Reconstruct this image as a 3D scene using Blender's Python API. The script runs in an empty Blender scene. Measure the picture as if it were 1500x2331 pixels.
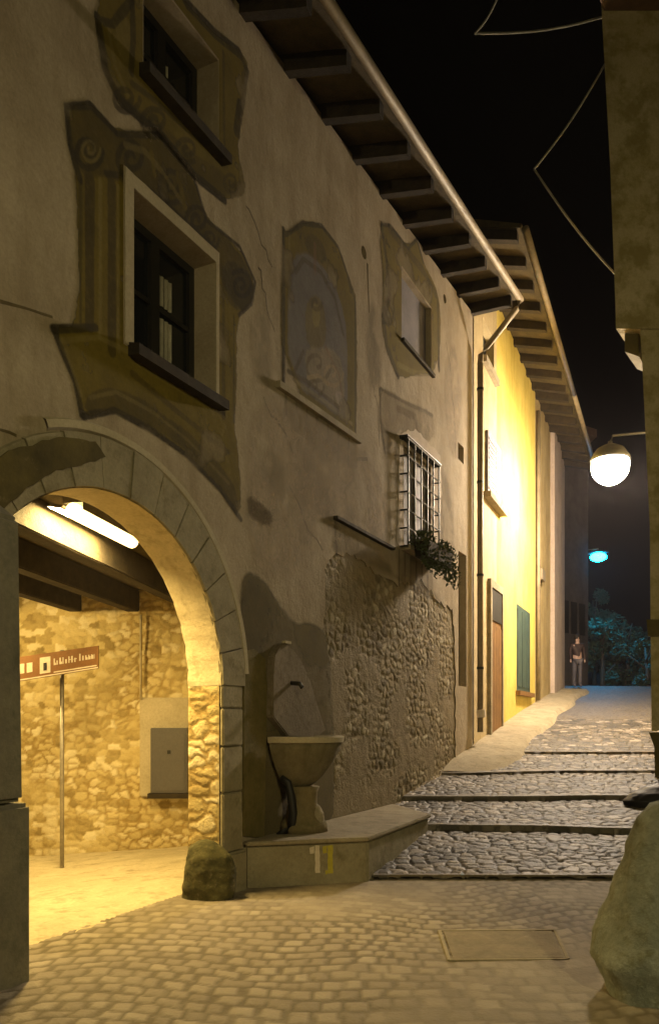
import bpy, bmesh, math, random
import numpy as np
from mathutils import noise
from mathutils import Vector, Matrix
from mathutils.geometry import tessellate_polygon
random.seed(7); RNG = np.random.default_rng(11)
C = bpy.context.scene.collection
R = math.radians

# ------------------------------------------------------------------ camera, sky, exposure
# World: X = distance out from the left house's facade, Y = up the street along it, Z = up.
F = 1800.0; HZ = 1640.0; CX = 750.0; EYE = 1.5
OX, OY = 3.88, -5.99
SN, CS = 0.44721, 0.89443
cam = bpy.data.cameras.new('camera'); cam_o = bpy.data.objects.new('camera', cam); C.objects.link(cam_o)
cam.sensor_fit = 'VERTICAL'; cam.sensor_height = 36.0; cam.lens = 36.0*F/2331.0
cam.shift_y = (HZ-1165.5)/2331.0; cam.clip_start = .05; cam.clip_end = 800
cam_o.location = (OX, OY, EYE); cam_o.rotation_euler = (R(90), 0, math.atan2(SN, CS))
bpy.context.scene.camera = cam_o

w = bpy.data.worlds.new('World'); bpy.context.scene.world = w; w.use_nodes = True
nt = w.node_tree; sky = nt.nodes.new('ShaderNodeTexSky'); sky.sky_type = 'NISHITA'; sky.sun_disc = False
sky.sun_elevation = R(-9); sky.sun_rotation = R(200)
nt.links.new(sky.outputs[0], nt.nodes['Background'].inputs[0]); nt.nodes['Background'].inputs[1].default_value = .05
vs = bpy.context.scene.view_settings
vs.view_transform = 'Standard'; vs.look = 'None'; vs.exposure = 0; vs.gamma = 1; vs.use_curve_mapping = False
bpy.context.scene.cycles.max_bounces = 6
bpy.context.scene.cycles.sample_clamp_indirect = 4

# lamp strengths (lamps built below and one added light panel)
S_STREET = 680.0     # lit globe lantern up the street
S_PASSAGE = 7.0    # tube under the passage ceiling
S_NEAR = 1950.0      # lantern on the post just behind the viewer
S_ADDED_PANEL = 650.0      # added panel by the tube, throws extra light into the passage
S_INNER = 1000.0      # second lamp inside the passage
S_CYAN = 230.0       # far mercury lamp
COL_STREET = (1.0, .80, .58); COL_PASSAGE = (1.0, .70, .24); COL_NEAR = (1.0, .83, .40); COL_CYAN = (.0016, .48, 1.0)

# ------------------------------------------------------------------ geometry helpers
def cw(xc, d):       # camera-aligned metres (right, forward) -> street frame
    return OX+CS*xc-SN*d, OY+SN*xc+CS*d
def at(px, py, d):   # a pixel at a known forward distance
    x, y = cw((px-CX)/F*d, d)
    return Vector((x, y, EYE+(HZ-py)/F*d))
def wp(px, py, x=0.0):   # a pixel on the facade plane X = x -> (Y, Z)
    r = (px-CX)/F; d = (OX-x)/(SN-CS*r)
    return OY+SN*r*d+CS*d, EYE+(HZ-py)/F*d
YA = Vector((0.0, 7.30)); YE = Vector((-.058, .9983)); YN = Vector((.9983, .058))
def yw(t, out, z):
    p = YA+YE*t+YN*out
    return Vector((p.x, p.y, z))
def yp(px, py, out=0.0):   # a pixel on the yellow house's facade -> (t, z)
    r = (px-CX)/F
    p = YA+YN*out
    ax = CS*(p.x-OX)+SN*(p.y-OY); ad = -SN*(p.x-OX)+CS*(p.y-OY)
    ex = CS*YE.x+SN*YE.y; ed = -SN*YE.x+CS*YE.y
    t = (r*ad-ax)/(ex-r*ed)
    return t, EYE+(HZ-py)/F*(ad+t*ed)

ORG = {}
def tag(o, label=None, cat=None, group=None, kind=None):
    if label: o['label'] = label
    if cat: o['category'] = cat
    if group: o['group'] = group
    if kind: o['kind'] = kind
    return o
def thing(name, label, cat, loc=(0, 0, 0), group=None):
    o = bpy.data.objects.new(name, None); C.objects.link(o); o.location = loc
    o.empty_display_size = .2
    ORG[o.name] = Vector(loc)
    return tag(o, label, cat, group)
def link(name, me, m, parent=None, smooth=False, label=None):
    o = bpy.data.objects.new(name, me); C.objects.link(o)
    if m: me.materials.append(m)
    if parent:
        o.parent = parent
        org = ORG.get(parent.name, Vector((0, 0, 0))); ORG[o.name] = org
        if org.length > 0: me.transform(Matrix.Translation(-org))
    if smooth:
        me.polygons.foreach_set('use_smooth', [True]*len(me.polygons))
    if label: o['label'] = label
    return o
def build(name, bm, m, parent=None, smooth=False, label=None, bevel=0):
    if bevel:
        bmesh.ops.remove_doubles(bm, verts=bm.verts, dist=1e-5)
        bmesh.ops.bevel(bm, geom=[e for e in bm.edges if len(e.link_faces) == 2 and e.calc_face_angle(0) > .5], offset=bevel, segments=2, affect='EDGES', clamp_overlap=True)
    bmesh.ops.recalc_face_normals(bm, faces=bm.faces)
    me = bpy.data.meshes.new(name); bm.to_mesh(me); bm.free()
    return link(name, me, m, parent, smooth, label)
def hexa(bm, pts):   # 8 corners: bottom loop 4, top loop 4
    v = [bm.verts.new(p) for p in pts]
    for f in ((3, 2, 1, 0), (4, 5, 6, 7), (0, 1, 5, 4), (1, 2, 6, 5), (2, 3, 7, 6), (3, 0, 4, 7)):
        bm.faces.new([v[i] for i in f])
def box(bm, a, b):
    x0, y0, z0 = a; x1, y1, z1 = b
    hexa(bm, [(x0, y0, z0), (x1, y0, z0), (x1, y1, z0), (x0, y1, z0), (x0, y0, z1), (x1, y0, z1), (x1, y1, z1), (x0, y1, z1)])
def bar(bm, p, q, wd, ht, up=(0, 0, 1)):   # rectangular bar along p-q
    p = Vector(p); q = Vector(q); a = (q-p).normalized(); s = a.cross(Vector(up)).normalized()*wd/2; u = s.cross(a).normalized()*ht/2
    hexa(bm, [p-s-u, p+s-u, q+s-u, q-s-u, p-s+u, p+s+u, q+s+u, q-s+u])
def tube(bm, pts, r, n=10, caps=True):
    pts = [Vector(p) for p in pts]; rings = []
    for i, p in enumerate(pts):
        a = (pts[min(i+1, len(pts)-1)]-pts[max(i-1, 0)]).normalized()
        s = a.cross(Vector((0, 0, 1)) if abs(a.z) < .9 else Vector((1, 0, 0))).normalized(); u = s.cross(a)
        rr = r[i] if isinstance(r, (list, tuple)) else r
        rings.append([bm.verts.new(p+(s*math.cos(k*2*math.pi/n)+u*math.sin(k*2*math.pi/n))*rr) for k in range(n)])
    for a, b in zip(rings, rings[1:]):
        for k in range(n): bm.faces.new((a[k], a[(k+1) % n], b[(k+1) % n], b[k]))
    if caps: bm.faces.new(rings[0][::-1]); bm.faces.new(rings[-1])
def lathe(bm, prof, c, n=24, a0=0, a1=2*math.pi, wob=0):
    full = abs(a1-a0-2*math.pi) < 1e-4; k = n if full else n+1; rings = []
    for r, z in prof:
        ring = []
        for i in range(k):
            a = a0+(a1-a0)*i/n; q = r*(1+wob*math.sin(3*a+z*5))
            ring.append(bm.verts.new((c[0]+q*math.cos(a), c[1]+q*math.sin(a), c[2]+z)))
        rings.append(ring)
    for a, b in zip(rings, rings[1:]):
        for i in range(n): bm.faces.new((a[i], a[(i+1) % k], b[(i+1) % k], b[i]))
    if full:
        bm.faces.new(rings[0][::-1]); bm.faces.new(rings[-1])
    else:
        for r_ in (rings[0][::-1], rings[-1]): bm.faces.new(r_)
def plate(bm, loop, x0, x1):
    """a flat piece on the facade: polygon loop of (Y, Z), from X = x0 out to X = x1"""
    vs3 = [Vector((y, z, 0)) for y, z in loop]
    tris = tessellate_polygon([vs3])
    a = [bm.verts.new((x0, y, z)) for y, z in loop]; b = [bm.verts.new((x1, y, z)) for y, z in loop]
    for t in tris: bm.faces.new([b[i] for i in t])
    n = len(loop)
    for i in range(n): bm.faces.new((a[i], a[(i+1) % n], b[(i+1) % n], b[i]))
def frame_plate(bm, outer, inner, x0, x1):
    """same with a hole"""
    loops = [[Vector((y, z, 0)) for y, z in outer], [Vector((y, z, 0)) for y, z in inner]]
    tris = tessellate_polygon(loops); allp = list(outer)+list(inner)
    b = [bm.verts.new((x1, y, z)) for y, z in allp]; a = [bm.verts.new((x0, y, z)) for y, z in allp]
    for t in tris: bm.faces.new([b[i] for i in t])
    n = len(outer); m = len(inner)
    for off, k in ((0, n), (n, m)):
        for i in range(k):
            j = (i+1) % k; bm.faces.new((a[off+i], a[off+j], b[off+j], b[off+i]))
def smooth_loop(pts, it=2):   # Chaikin corner cutting: painted, hand-drawn edges
    for _ in range(it):
        out = []
        for i in range(len(pts)):
            p = pts[i]; q = pts[(i+1) % len(pts)]
            out += [(p[0]*.75+q[0]*.25, p[1]*.75+q[1]*.25), (p[0]*.25+q[0]*.75, p[1]*.25+q[1]*.75)]
        pts = out
    return pts
def ragged(pts, step=.06, amp=.02):
    out = []
    for i in range(len(pts)):
        p = pts[i]; q = pts[(i+1) % len(pts)]
        n = max(1, int(math.hypot(q[0]-p[0], q[1]-p[1])/step))
        for k in range(n):
            t = k/n; out.append((p[0]+(q[0]-p[0])*t+random.uniform(-amp, amp), p[1]+(q[1]-p[1])*t+random.uniform(-amp, amp)))
    return out
def inset(pts, d):
    n = len(pts); A = sum(pts[i][0]*pts[(i+1) % n][1]-pts[(i+1) % n][0]*pts[i][1] for i in range(n)); sg = 1 if A > 0 else -1
    out = []
    for i in range(n):
        p0 = Vector(pts[i-1]); p = Vector(pts[i]); p1 = Vector(pts[(i+1) % n])
        a = (p-p0).normalized(); b = (p1-p).normalized()
        na = Vector((-a.y, a.x))*sg; nb = Vector((-b.y, b.x))*sg; m = (na+nb)
        m = m.normalized()*d/max(.5, math.sqrt(max(.05, (1+na.dot(nb))/2))) if m.length > .1 else na*d
        out.append(tuple(p+m))
    return out
PX = lambda pts, x=0.0: [wp(a, b, x) for a, b in pts]

# ------------------------------------------------------------------ stones
TAB = RNG.random((4, 256, 256))
def worley(U, V, jit=.85):
    iu = np.floor(U).astype(int); iv = np.floor(V).astype(int)
    f1 = np.full(U.shape, 9.0); f2 = np.full(U.shape, 9.0); ci = np.zeros(U.shape, int); cj = np.zeros(U.shape, int)
    for a in (-1, 0, 1):
        for b in (-1, 0, 1):
            gi = (iu+a) % 256; gj = (iv+b) % 256
            px = iu+a+.5+(TAB[0, gi, gj]-.5)*jit; py = iv+b+.5+(TAB[1, gi, gj]-.5)*jit
            d = np.hypot(U-px, V-py); m = d < f1
            f2 = np.where(m, f1, np.minimum(f2, d)); f1 = np.where(m, d, f1)
            ci = np.where(m, gi, ci); cj = np.where(m, gj, cj)
    return f1, f2, TAB[2, ci, cj], TAB[3, ci, cj]
def fbm(U, V, sc, oct=3):
    out = 0; amp = 1; tot = 0
    for o in range(oct):
        u = U*sc; v = V*sc; iu = np.floor(u).astype(int); iv = np.floor(v).astype(int); fu = u-iu; fv = v-iv
        fu = fu*fu*(3-2*fu); fv = fv*fv*(3-2*fv); T = TAB[o % 4]
        g = lambda a, b: T[(iu+a) % 256, (iv+b) % 256]
        out = out+amp*((g(0, 0)*(1-fu)+g(1, 0)*fu)*(1-fv)+(g(0, 1)*(1-fu)+g(1, 1)*fu)*fv); tot += amp; amp *= .5; sc *= 2.03
    return out/tot
def stones(U, V, cell, joint=.16, asp=1.0):
    """height 0..1 of a bed of stones and its colour keys; the warp keeps outlines irregular"""
    wu = (fbm(U, V, 1.3/cell, 2)-.5)*.7; wv = (fbm(U+31, V+17, 1.3/cell, 2)-.5)*.7
    f1, f2, r1, r2 = worley(U/cell/asp+wu, V/cell+wv)
    e = np.clip((f2-f1)/joint, 0, 1); e = e*e*(3-2*e)
    h = e*(.45+.4*r2+.25*(1-np.clip(f1, 0, 1)))
    return h, e, r1, r2
def grid_mesh(name, P, m, parent=None, attr=None, mask=None, label=None, smooth=True):
    nu, nv = P.shape[:2]; me = bpy.data.meshes.new(name)
    idx = np.arange(nu*nv).reshape(nu, nv)
    q = np.stack([idx[:-1, :-1], idx[1:, :-1], idx[1:, 1:], idx[:-1, 1:]], -1).reshape(-1, 4)
    co = P.reshape(-1, 3)
    if mask is not None:
        mk = mask.reshape(-1); q = q[mk[q].all(1)]
        used = np.unique(q); re = -np.ones(len(co), int); re[used] = np.arange(len(used)); q = re[q]; co = co[used]
        if attr is not None: attr = attr.reshape(-1, 4)[used]
    me.vertices.add(len(co)); me.vertices.foreach_set('co', co.astype(np.float32).ravel())
    me.loops.add(q.size); me.loops.foreach_set('vertex_index', q.astype(np.int32).ravel())
    me.polygons.add(len(q)); me.polygons.foreach_set('loop_start', np.arange(0, q.size, 4, dtype=np.int32))
    me.update(calc_edges=True)
    if attr is not None:
        ca = me.color_attributes.new('cell', 'FLOAT_COLOR', 'POINT'); ca.data.foreach_set('color', attr.astype(np.float32).ravel())
    return link(name, me, m, parent, smooth, label)
def setts(U, V, c, joint=.10):
    row = np.floor(V/c).astype(int); u = U/c+.5*(row % 2)+TAB[0, row % 256, 7]*.4; col = np.floor(u).astype(int)
    j = lambda k, a, b: TAB[k, a % 256, b % 256]
    fu = u-col; fv = V/c-row
    l = .16*j(0, col, row); r_ = .16*j(0, col+90, row); b_ = .15*j(1, col, row); t_ = .15*j(1, col, row+77)
    e = np.minimum(np.minimum(fu-l, 1-fu-r_), np.minimum(fv-b_, 1-fv-t_))
    e = np.clip(e/joint, 0, 1); e = e*e*(3-2*e)
    return e*(.7+.45*j(2, col, row)+.2*(fu-.5)*(j(3, col, row+5)-.5)), e, j(2, col+13, row), j(3, col, row)
def A4(r1, e, r2): return np.stack([r1, e, r2, np.ones_like(r1)], -1)

def inside(YY, ZZ, poly):
    c = np.zeros(YY.shape, bool); n = len(poly)
    for i in range(n):
        (xa, ya), (xb, yb) = poly[i], poly[i-1]
        c ^= ((ya > ZZ) != (yb > ZZ)) & (YY < (xb-xa)*(ZZ-ya)/((yb-ya) or 1e-9)+xa)
    return c
# ------------------------------------------------------------------ materials
def newmat(name):
    m = bpy.data.materials.new(name); m.use_nodes = True; t = m.node_tree
    return m, t, t.nodes['Principled BSDF'], t.nodes.new, t.links.new
def ramp(t, stops):
    r = t.nodes.new('ShaderNodeValToRGB'); el = r.color_ramp.elements
    while len(el) < len(stops): el.new(.5)
    for e, (p, c) in zip(el, stops): e.position = p; e.color = (*c, 1)
    return r
def plaster(name, a, b, stain=None, sc=1.2, bump=.25, rough=.92, streak=0, fine=35, st_lo=.52, st_hi=.68):
    m, t, p, N, L = newmat(name)
    tc = N('ShaderNodeTexCoord'); n1 = N('ShaderNodeTexNoise'); n1.inputs['Scale'].default_value = sc; n1.inputs['Detail'].default_value = 9; n1.inputs['Roughness'].default_value = .65
    L(tc.outputs['Object'], n1.inputs['Vector'])
    r = ramp(t, [(.32, a), (.68, b)]); L(n1.outputs['Fac'], r.inputs['Fac']); col = r.outputs['Color']
    n2 = N('ShaderNodeTexNoise'); n2.inputs['Scale'].default_value = fine; n2.inputs['Detail'].default_value = 8; n2.inputs['Roughness'].default_value = .7
    L(tc.outputs['Object'], n2.inputs['Vector'])
    mx = N('ShaderNodeMix'); mx.data_type = 'RGBA'; mx.blend_type = 'OVERLAY'; mx.inputs[0].default_value = .35
    L(col, mx.inputs[6]); L(n2.outputs['Fac'], mx.inputs[7]); col = mx.outputs[2]
    if stain:
        mp = N('ShaderNodeMapping'); mp.inputs['Scale'].default_value = (1, 1, .28 if streak else 1); L(tc.outputs['Object'], mp.inputs['Vector'])
        n3 = N('ShaderNodeTexNoise'); n3.inputs['Scale'].default_value = sc*2.1; n3.inputs['Detail'].default_value = 7; n3.inputs['Roughness'].default_value = .7; L(mp.outputs[0], n3.inputs['Vector'])
        rr = ramp(t, [(st_lo, (0, 0, 0)), (st_hi, (1, 1, 1))]); L(n3.outputs['Fac'], rr.inputs['Fac'])
        mm = N('ShaderNodeMath'); mm.operation = 'MULTIPLY'; mm.inputs[1].default_value = .75; L(rr.outputs['Color'], mm.inputs[0])
        m2 = N('ShaderNodeMix'); m2.data_type = 'RGBA'; L(mm.outputs[0], m2.inputs[0]); L(col, m2.inputs[6]); m2.inputs[7].default_value = (*stain, 1); col = m2.outputs[2]
    L(col, p.inputs['Base Color']); p.inputs['Roughness'].default_value = rough
    n4 = N('ShaderNodeTexNoise'); n4.inputs['Scale'].default_value = 5; n4.inputs['Detail'].default_value = 10; n4.inputs['Roughness'].default_value = .72; L(tc.outputs['Object'], n4.inputs['Vector'])
    bp = N('ShaderNodeBump'); bp.inputs['Strength'].default_value = bump; bp.inputs['Distance'].default_value = .06
    L(n4.outputs['Fac'], bp.inputs['Height']); L(bp.outputs[0], p.inputs['Normal'])
    return m
def stone_mat(name, stops, joint, rough=.85, bump=.4):
    m, t, p, N, L = newmat(name)
    at_ = N('ShaderNodeAttribute'); at_.attribute_name = 'cell'; sp = N('ShaderNodeSeparateColor'); L(at_.outputs['Color'], sp.inputs[0])
    tc = N('ShaderNodeTexCoord'); n = N('ShaderNodeTexNoise'); n.inputs['Scale'].default_value = 14; n.inputs['Detail'].default_value = 8; n.inputs['Roughness'].default_value = .7; L(tc.outputs['Object'], n.inputs['Vector'])
    ad = N('ShaderNodeMath'); ad.operation = 'MULTIPLY_ADD'; ad.inputs[1].default_value = .5; ad.inputs[2].default_value = -.25; L(n.outputs['Fac'], ad.inputs[0])
    a2 = N('ShaderNodeMath'); a2.operation = 'ADD'; L(ad.outputs[0], a2.inputs[0]); L(sp.outputs[0], a2.inputs[1])
    r = ramp(t, stops); L(a2.outputs[0], r.inputs['Fac'])
    mx = N('ShaderNodeMix'); mx.data_type = 'RGBA'; L(sp.outputs[1], mx.inputs[0]); mx.inputs[6].default_value = (*joint, 1); L(r.outputs['Color'], mx.inputs[7])
    L(mx.outputs[2], p.inputs['Base Color']); p.inputs['Roughness'].default_value = rough
    n4 = N('ShaderNodeTexNoise'); n4.inputs['Scale'].default_value = 45; n4.inputs['Detail'].default_value = 6; L(tc.outputs['Object'], n4.inputs['Vector'])
    bp = N('ShaderNodeBump'); bp.inputs['Strength'].default_value = bump; bp.inputs['Distance'].default_value = .02; L(n4.outputs['Fac'], bp.inputs['Height']); L(bp.outputs[0], p.inputs['Normal'])
    return m
def flat(name, c, rough=.7, metal=0, var=.25, sc=20):
    m = plaster(name, tuple(x*(1-var) for x in c), tuple(min(1, x*(1+var)) for x in c), sc=sc/6, bump=.1, rough=rough)
    m.node_tree.nodes['Principled BSDF'].inputs['Metallic'].default_value = metal
    return m
def emit(name, c, s):
    m, t, p, N, L = newmat(name); p.inputs['Base Color'].default_value = (.8, .8, .8, 1)
    p.inputs['Emission Color'].default_value = (*c, 1); p.inputs['Emission Strength'].default_value = s
    return m
def glass(name, c=(.01, .012, .014)):
    m, t, p, N, L = newmat(name); p.inputs['Base Color'].default_value = (*c, 1); p.inputs['Roughness'].default_value = .12
    return m

M = {}
M['plaster'] = plaster('old_plaster', (.28, .225, .145), (.45, .38, .275), stain=(.21, .16, .09), sc=.9, streak=1, bump=.45, st_lo=.48, st_hi=.70)
M['trim'] = plaster('pale_trim_plaster', (.37, .32, .215), (.46, .40, .29), sc=2.5, bump=.15)
M['paint_dark'] = plaster('dark_painted_ornament', (.05, .038, .006), (.115, .09, .02), sc=4, bump=.15, stain=(.27, .21, .12), st_lo=.6, st_hi=.78)
M['paint_ochre'] = plaster('ochre_painted_ornament', (.115, .088, .010), (.195, .15, .028), sc=3.5, bump=.15, stain=(.12, .085, .025), st_lo=.5, st_hi=.66)
M['paint_line'] = plaster('painted_line', (.07, .05, .015), (.13, .10, .04), sc=6, bump=.1)
M['fresco_blue'] = plaster('faded_blue_fresco', (.17, .155, .15), (.27, .24, .22), sc=5, bump=.15, stain=(.25, .19, .12))
M['fresco_figure'] = plaster('faded_figure_paint', (.16, .125, .06), (.36, .29, .18), sc=11, bump=.15, stain=(.13, .085, .05))
M['damp'] = plaster('damp_dark_plaster', (.14, .11, .05), (.22, .175, .09), stain=(.10, .09, .03), sc=2.2, bump=.35)
M['stone'] = plaster('grey_stone', (.22, .19, .115), (.34, .30, .20), stain=(.15, .125, .06), sc=3, bump=.4)
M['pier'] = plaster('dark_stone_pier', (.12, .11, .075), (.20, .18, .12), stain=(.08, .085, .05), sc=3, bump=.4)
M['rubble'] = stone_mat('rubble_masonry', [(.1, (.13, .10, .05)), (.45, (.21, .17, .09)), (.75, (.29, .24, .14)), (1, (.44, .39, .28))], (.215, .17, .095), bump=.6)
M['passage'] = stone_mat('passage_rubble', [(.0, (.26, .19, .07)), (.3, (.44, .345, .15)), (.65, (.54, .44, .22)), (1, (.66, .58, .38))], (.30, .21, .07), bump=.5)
M['cobble'] = stone_mat('ramp_cobbles', [(.0, (.03, .024, .015)), (.3, (.065, .053, .034)), (.65, (.12, .098, .066)), (.9, (.20, .166, .122)), (1, (.38, .33, .27))], (.036, .027, .013), rough=.6)
M['setts'] = stone_mat('foreground_setts', [(.0, (.17, .14, .10)), (.35, (.215, .18, .13)), (.7, (.265, .225, .165)), (1, (.34, .295, .225))], (.10, .078, .042))
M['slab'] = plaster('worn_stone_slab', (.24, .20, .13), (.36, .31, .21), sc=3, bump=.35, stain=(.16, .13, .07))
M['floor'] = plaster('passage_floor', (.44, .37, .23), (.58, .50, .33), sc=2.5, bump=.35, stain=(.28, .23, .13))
M['wood_dark'] = plaster('dark_old_timber', (.014, .010, .005), (.042, .029, .013), sc=7, bump=.4)
M['wood_soffit'] = plaster('soffit_boards', (.05, .037, .014), (.10, .075, .03), sc=6, bump=.4)
M['tile'] = flat('roof_tile', (.16, .09, .05))
M['copper'] = flat('weathered_gutter_metal', (.26, .21, .13), rough=.6, metal=.2)
M['frame_black'] = flat('black_window_frame', (.014, .013, .011), rough=.6)
M['glass'] = glass('dark_glass')
M['reflection'] = flat('painted_reflection', (.30, .28, .21))  # pale grey standing in for reflections on the window glass
M['shutter'] = flat('grey_shutter_paint', (.19, .18, .215), rough=.7)
M['louvre'] = flat('brown_grey_louvre', (.20, .165, .115), rough=.8)
M['white'] = flat('white_plaster', (.74, .66, .58), var=.1)
M['yellow'] = plaster('yellow_ochre_plaster', (.55, .42, .07), (.68, .54, .13), sc=1.3, bump=.3, stain=(.42, .31, .05), streak=1)
M['beige'] = plaster('beige_plaster', (.42, .33, .17), (.54, .44, .25), sc=1.4, bump=.25, stain=(.34, .26, .12), streak=1)
M['ochre'] = plaster('dull_ochre_plaster', (.36, .27, .11), (.48, .38, .19), sc=1.4, bump=.25, stain=(.28, .2, .08), streak=1)
M['pink'] = plaster('pinkish_plaster', (.40, .32, .26), (.52, .43, .36), sc=1.6, bump=.25)
M['wood'] = flat('brown_door_wood', (.17, .085, .02))
M['green'] = flat('dark_green_paint', (.035, .062, .052))
M['right'] = plaster('right_house_plaster', (.46, .385, .17), (.66, .57, .36), stain=(.30, .24, .07), sc=1.1, bump=.5, st_lo=.46, st_hi=.6)
M['mossy'] = plaster('mossy_plaster', (.09, .075, .015), (.16, .125, .04), sc=4, bump=.4)
M['boulder'] = plaster('greenish_grey_stone', (.17, .19, .15), (.34, .36, .30), stain=(.13, .13, .06), sc=6, bump=.9, st_lo=.5)
M['moss'] = plaster('moss_covered_stone', (.035, .033, .008), (.10, .09, .03), sc=9, bump=.6, stain=(.2, .17, .1), st_lo=.58, st_hi=.7)
M['sign_brown'] = flat('brown_sign_face', (.21, .095, .03), rough=.45)
M['sign_white'] = flat('white_sign_paint', (.66, .58, .48), rough=.5, var=.08)
M['steel'] = flat('galvanised_steel', (.34, .31, .26), rough=.45, metal=.5)
M['cabinet'] = flat('grey_cabinet_paint', (.085, .08, .085), rough=.5, var=.06)
M['paint_white'] = flat('white_mark_paint', (.62, .54, .42), var=.12)
M['paint_yellow'] = flat('yellow_mark_paint', (.42, .36, .03), var=.12)
M['black'] = flat('plain_black', (.006, .006, .006), rough=.6)
M['leaf'] = flat('flower_leaves', (.045, .06, .015), rough=.6)
M['leaf_far'] = flat('tree_leaves', (.05, .09, .05), rough=.6)
M['bark'] = flat('bark', (.08, .06, .04))
M['dark_wall'] = plaster('dark_far_plaster', (.09, .075, .07), (.15, .125, .115), sc=2, bump=.2)
M['iron'] = flat('black_iron', (.03, .03, .028), rough=.5, metal=.3)
M['cable'] = flat('grey_cable', (.26, .26, .20), rough=.7)
M['skin'] = flat('skin', (.50, .33, .26), rough=.6, var=.08)
M['cloth_dark'] = flat('dark_maroon_cloth', (.03, .014, .014))
M['cloth_grey'] = flat('grey_cloth', (.10, .092, .11))
M['hair'] = flat('dark_hair', (.02, .014, .01))
M['soil'] = flat('dark_ground', (.07, .06, .045))
M['globe'] = emit('lit_lamp_globe', COL_STREET, S_STREET)
M['tube'] = emit('lit_tube', COL_PASSAGE, S_PASSAGE)
M['globe_in'] = emit('lit_passage_globe', COL_PASSAGE, S_INNER)
M['panel'] = emit('added_light_panel', COL_PASSAGE, S_ADDED_PANEL)
M['bulb'] = emit('lit_bulb', COL_NEAR, S_NEAR)
M['cyan'] = emit('lit_cyan_globe', COL_CYAN, S_CYAN)

# ------------------------------------------------------------------ the street
DN = [-30, 7.45, 7.47, 9.18, 9.20, 10.68, 10.70, 12.08, 12.10, 13.38, 13.40, 15, 18, 22, 26, 27.5, 31, 60, 200]
ZN = [0, 0, .04, .200, .270, .415, .478, .675, .718, .905, .950, 1.167, 1.60, 2.11, 2.63, 2.68, 2.45, 1.2, 1.0]
def zg(d): return np.interp(d, DN, ZN)
def left_x(d): return np.minimum(.5*d-4.45, 2.35+.43*(d-13.63))
# foreground: flat setts laid in shallow arcs
dd = np.arange(2.2, 7.75, .024); xx = np.arange(-3.6, 4.2, .024)
XX, DD = np.meshgrid(xx, dd, indexing='ij')
arc = .16*np.sin(XX*1.9+.4)+.10*np.sin(XX*3.1+DD*.7)
wob = (fbm(XX, DD, 2.5, 3)-.5)*.16
h, e, r1, r2 = setts(XX+wob, DD+arc+(fbm(XX+7, DD, 2.1, 3)-.5)*.16, .14)
worn = np.clip((fbm(XX+11, DD+3, .9, 4)-.42)*4, 0, 1); h = h*(1-.75*worn)+.7*.75*worn
und = (fbm(XX, DD, .8, 2)-.5)*.035*np.clip((7.3-DD)/.5, 0, 1)
wx, wy = cw(XX, DD)
street = grid_mesh('street', np.stack([wx, wy, h*.0075+.006*(fbm(XX, DD, 14, 3)-.5)+und-.008], -1), M['setts'], mask=wx > -.30, attr=A4(r1*.6+.4*fbm(XX, DD, 1.6, 4), np.clip(e+(.10+.75*worn)*(1-e), 0, 1), r2))
tag(street, kind='structure')
# stepped cobbled ramp up to the crest
dl = [7.46]
while dl[-1] < 27.4: dl.append(dl[-1]+(.0155 if dl[-1] < 13.5 else .028 if dl[-1] < 18 else .08))
dl = np.array(sorted(set([round(v, 4) for v in dl]+[n for n in DN[2:16]])))
uu = np.linspace(0, 1, 440)
UU, DD = np.meshgrid(uu, dl, indexing='ij'); LX = left_x(DD); WID = np.interp(DD, [7.4, 27], [5.4, 5.2]); XX = LX+UU*WID
h, e, r1, r2 = stones(XX, DD, .125, .22, asp=1.3)
amp = np.interp(DD, [7.4, 15.5, 18.5, 27], [.026, .024, .006, .004])
edge = np.zeros_like(DD)                       # the stone kerb that faces each step
for k in (9.2, 10.70, 12.10, 13.40): edge = np.maximum(edge, ((DD >= k-.001) & (DD < k+.085)).astype(float))
for k in (7.47,): edge = np.maximum(edge, ((DD >= k-.001) & (DD < k+.05)).astype(float))
Z = zg(DD)+np.where(edge > 0, .004*fbm(XX*9, DD, 4), h*amp-.6*amp)
Z = Z+(fbm(XX, DD, .55, 2)-.5)*.07*np.clip((DD-7.8), 0, 1)
riser = np.zeros_like(DD)
for k in (9.18, 10.68, 12.08, 13.38): riser = np.maximum(riser, (np.abs(DD-k) < .012).astype(float))
tone = np.where(edge > 0, .55+.35*fbm(XX, DD, 3), np.where(DD > 17.5, .66, r1)); joint = np.where(edge > 0, 1, np.where(DD > 16.5, .45+.55*e, e))
wx, wy = cw(XX, DD)
rampo = grid_mesh('stepped_street', np.stack([wx, wy, Z], -1), M['cobble'], attr=A4(tone, joint, r2)); tag(rampo, kind='structure')
# smooth raised strip along the houses beside the steps
bm = bmesh.new()
ds = np.linspace(12.15, 24, 70)
prev = None
for i, d in enumerate(ds):
    lx = float(left_x(d)); wdt = .95+.25*math.sin(i*.31)*.3
    z = float(np.interp(d, [12.15, 12.8, 14, 15, 18, 22, 26], [.64, .84, 1.06, 1.20, 1.63, 2.14, 2.65]))
    a = cw(lx, d); b = cw(lx+wdt, d); c2 = cw(lx+wdt+.12, d)
    ring = [bm.verts.new((a[0], a[1], z+.09)), bm.verts.new((b[0], b[1], z+.055+.012*random.random())), bm.verts.new((c2[0], c2[1], z-.1))]
    if prev:
        for k in (0, 1): bm.faces.new((prev[k], prev[k+1], ring[k+1], ring[k]))
    prev = ring
tag(build('pavement', bm, M['slab'], smooth=True), kind='structure')
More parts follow.
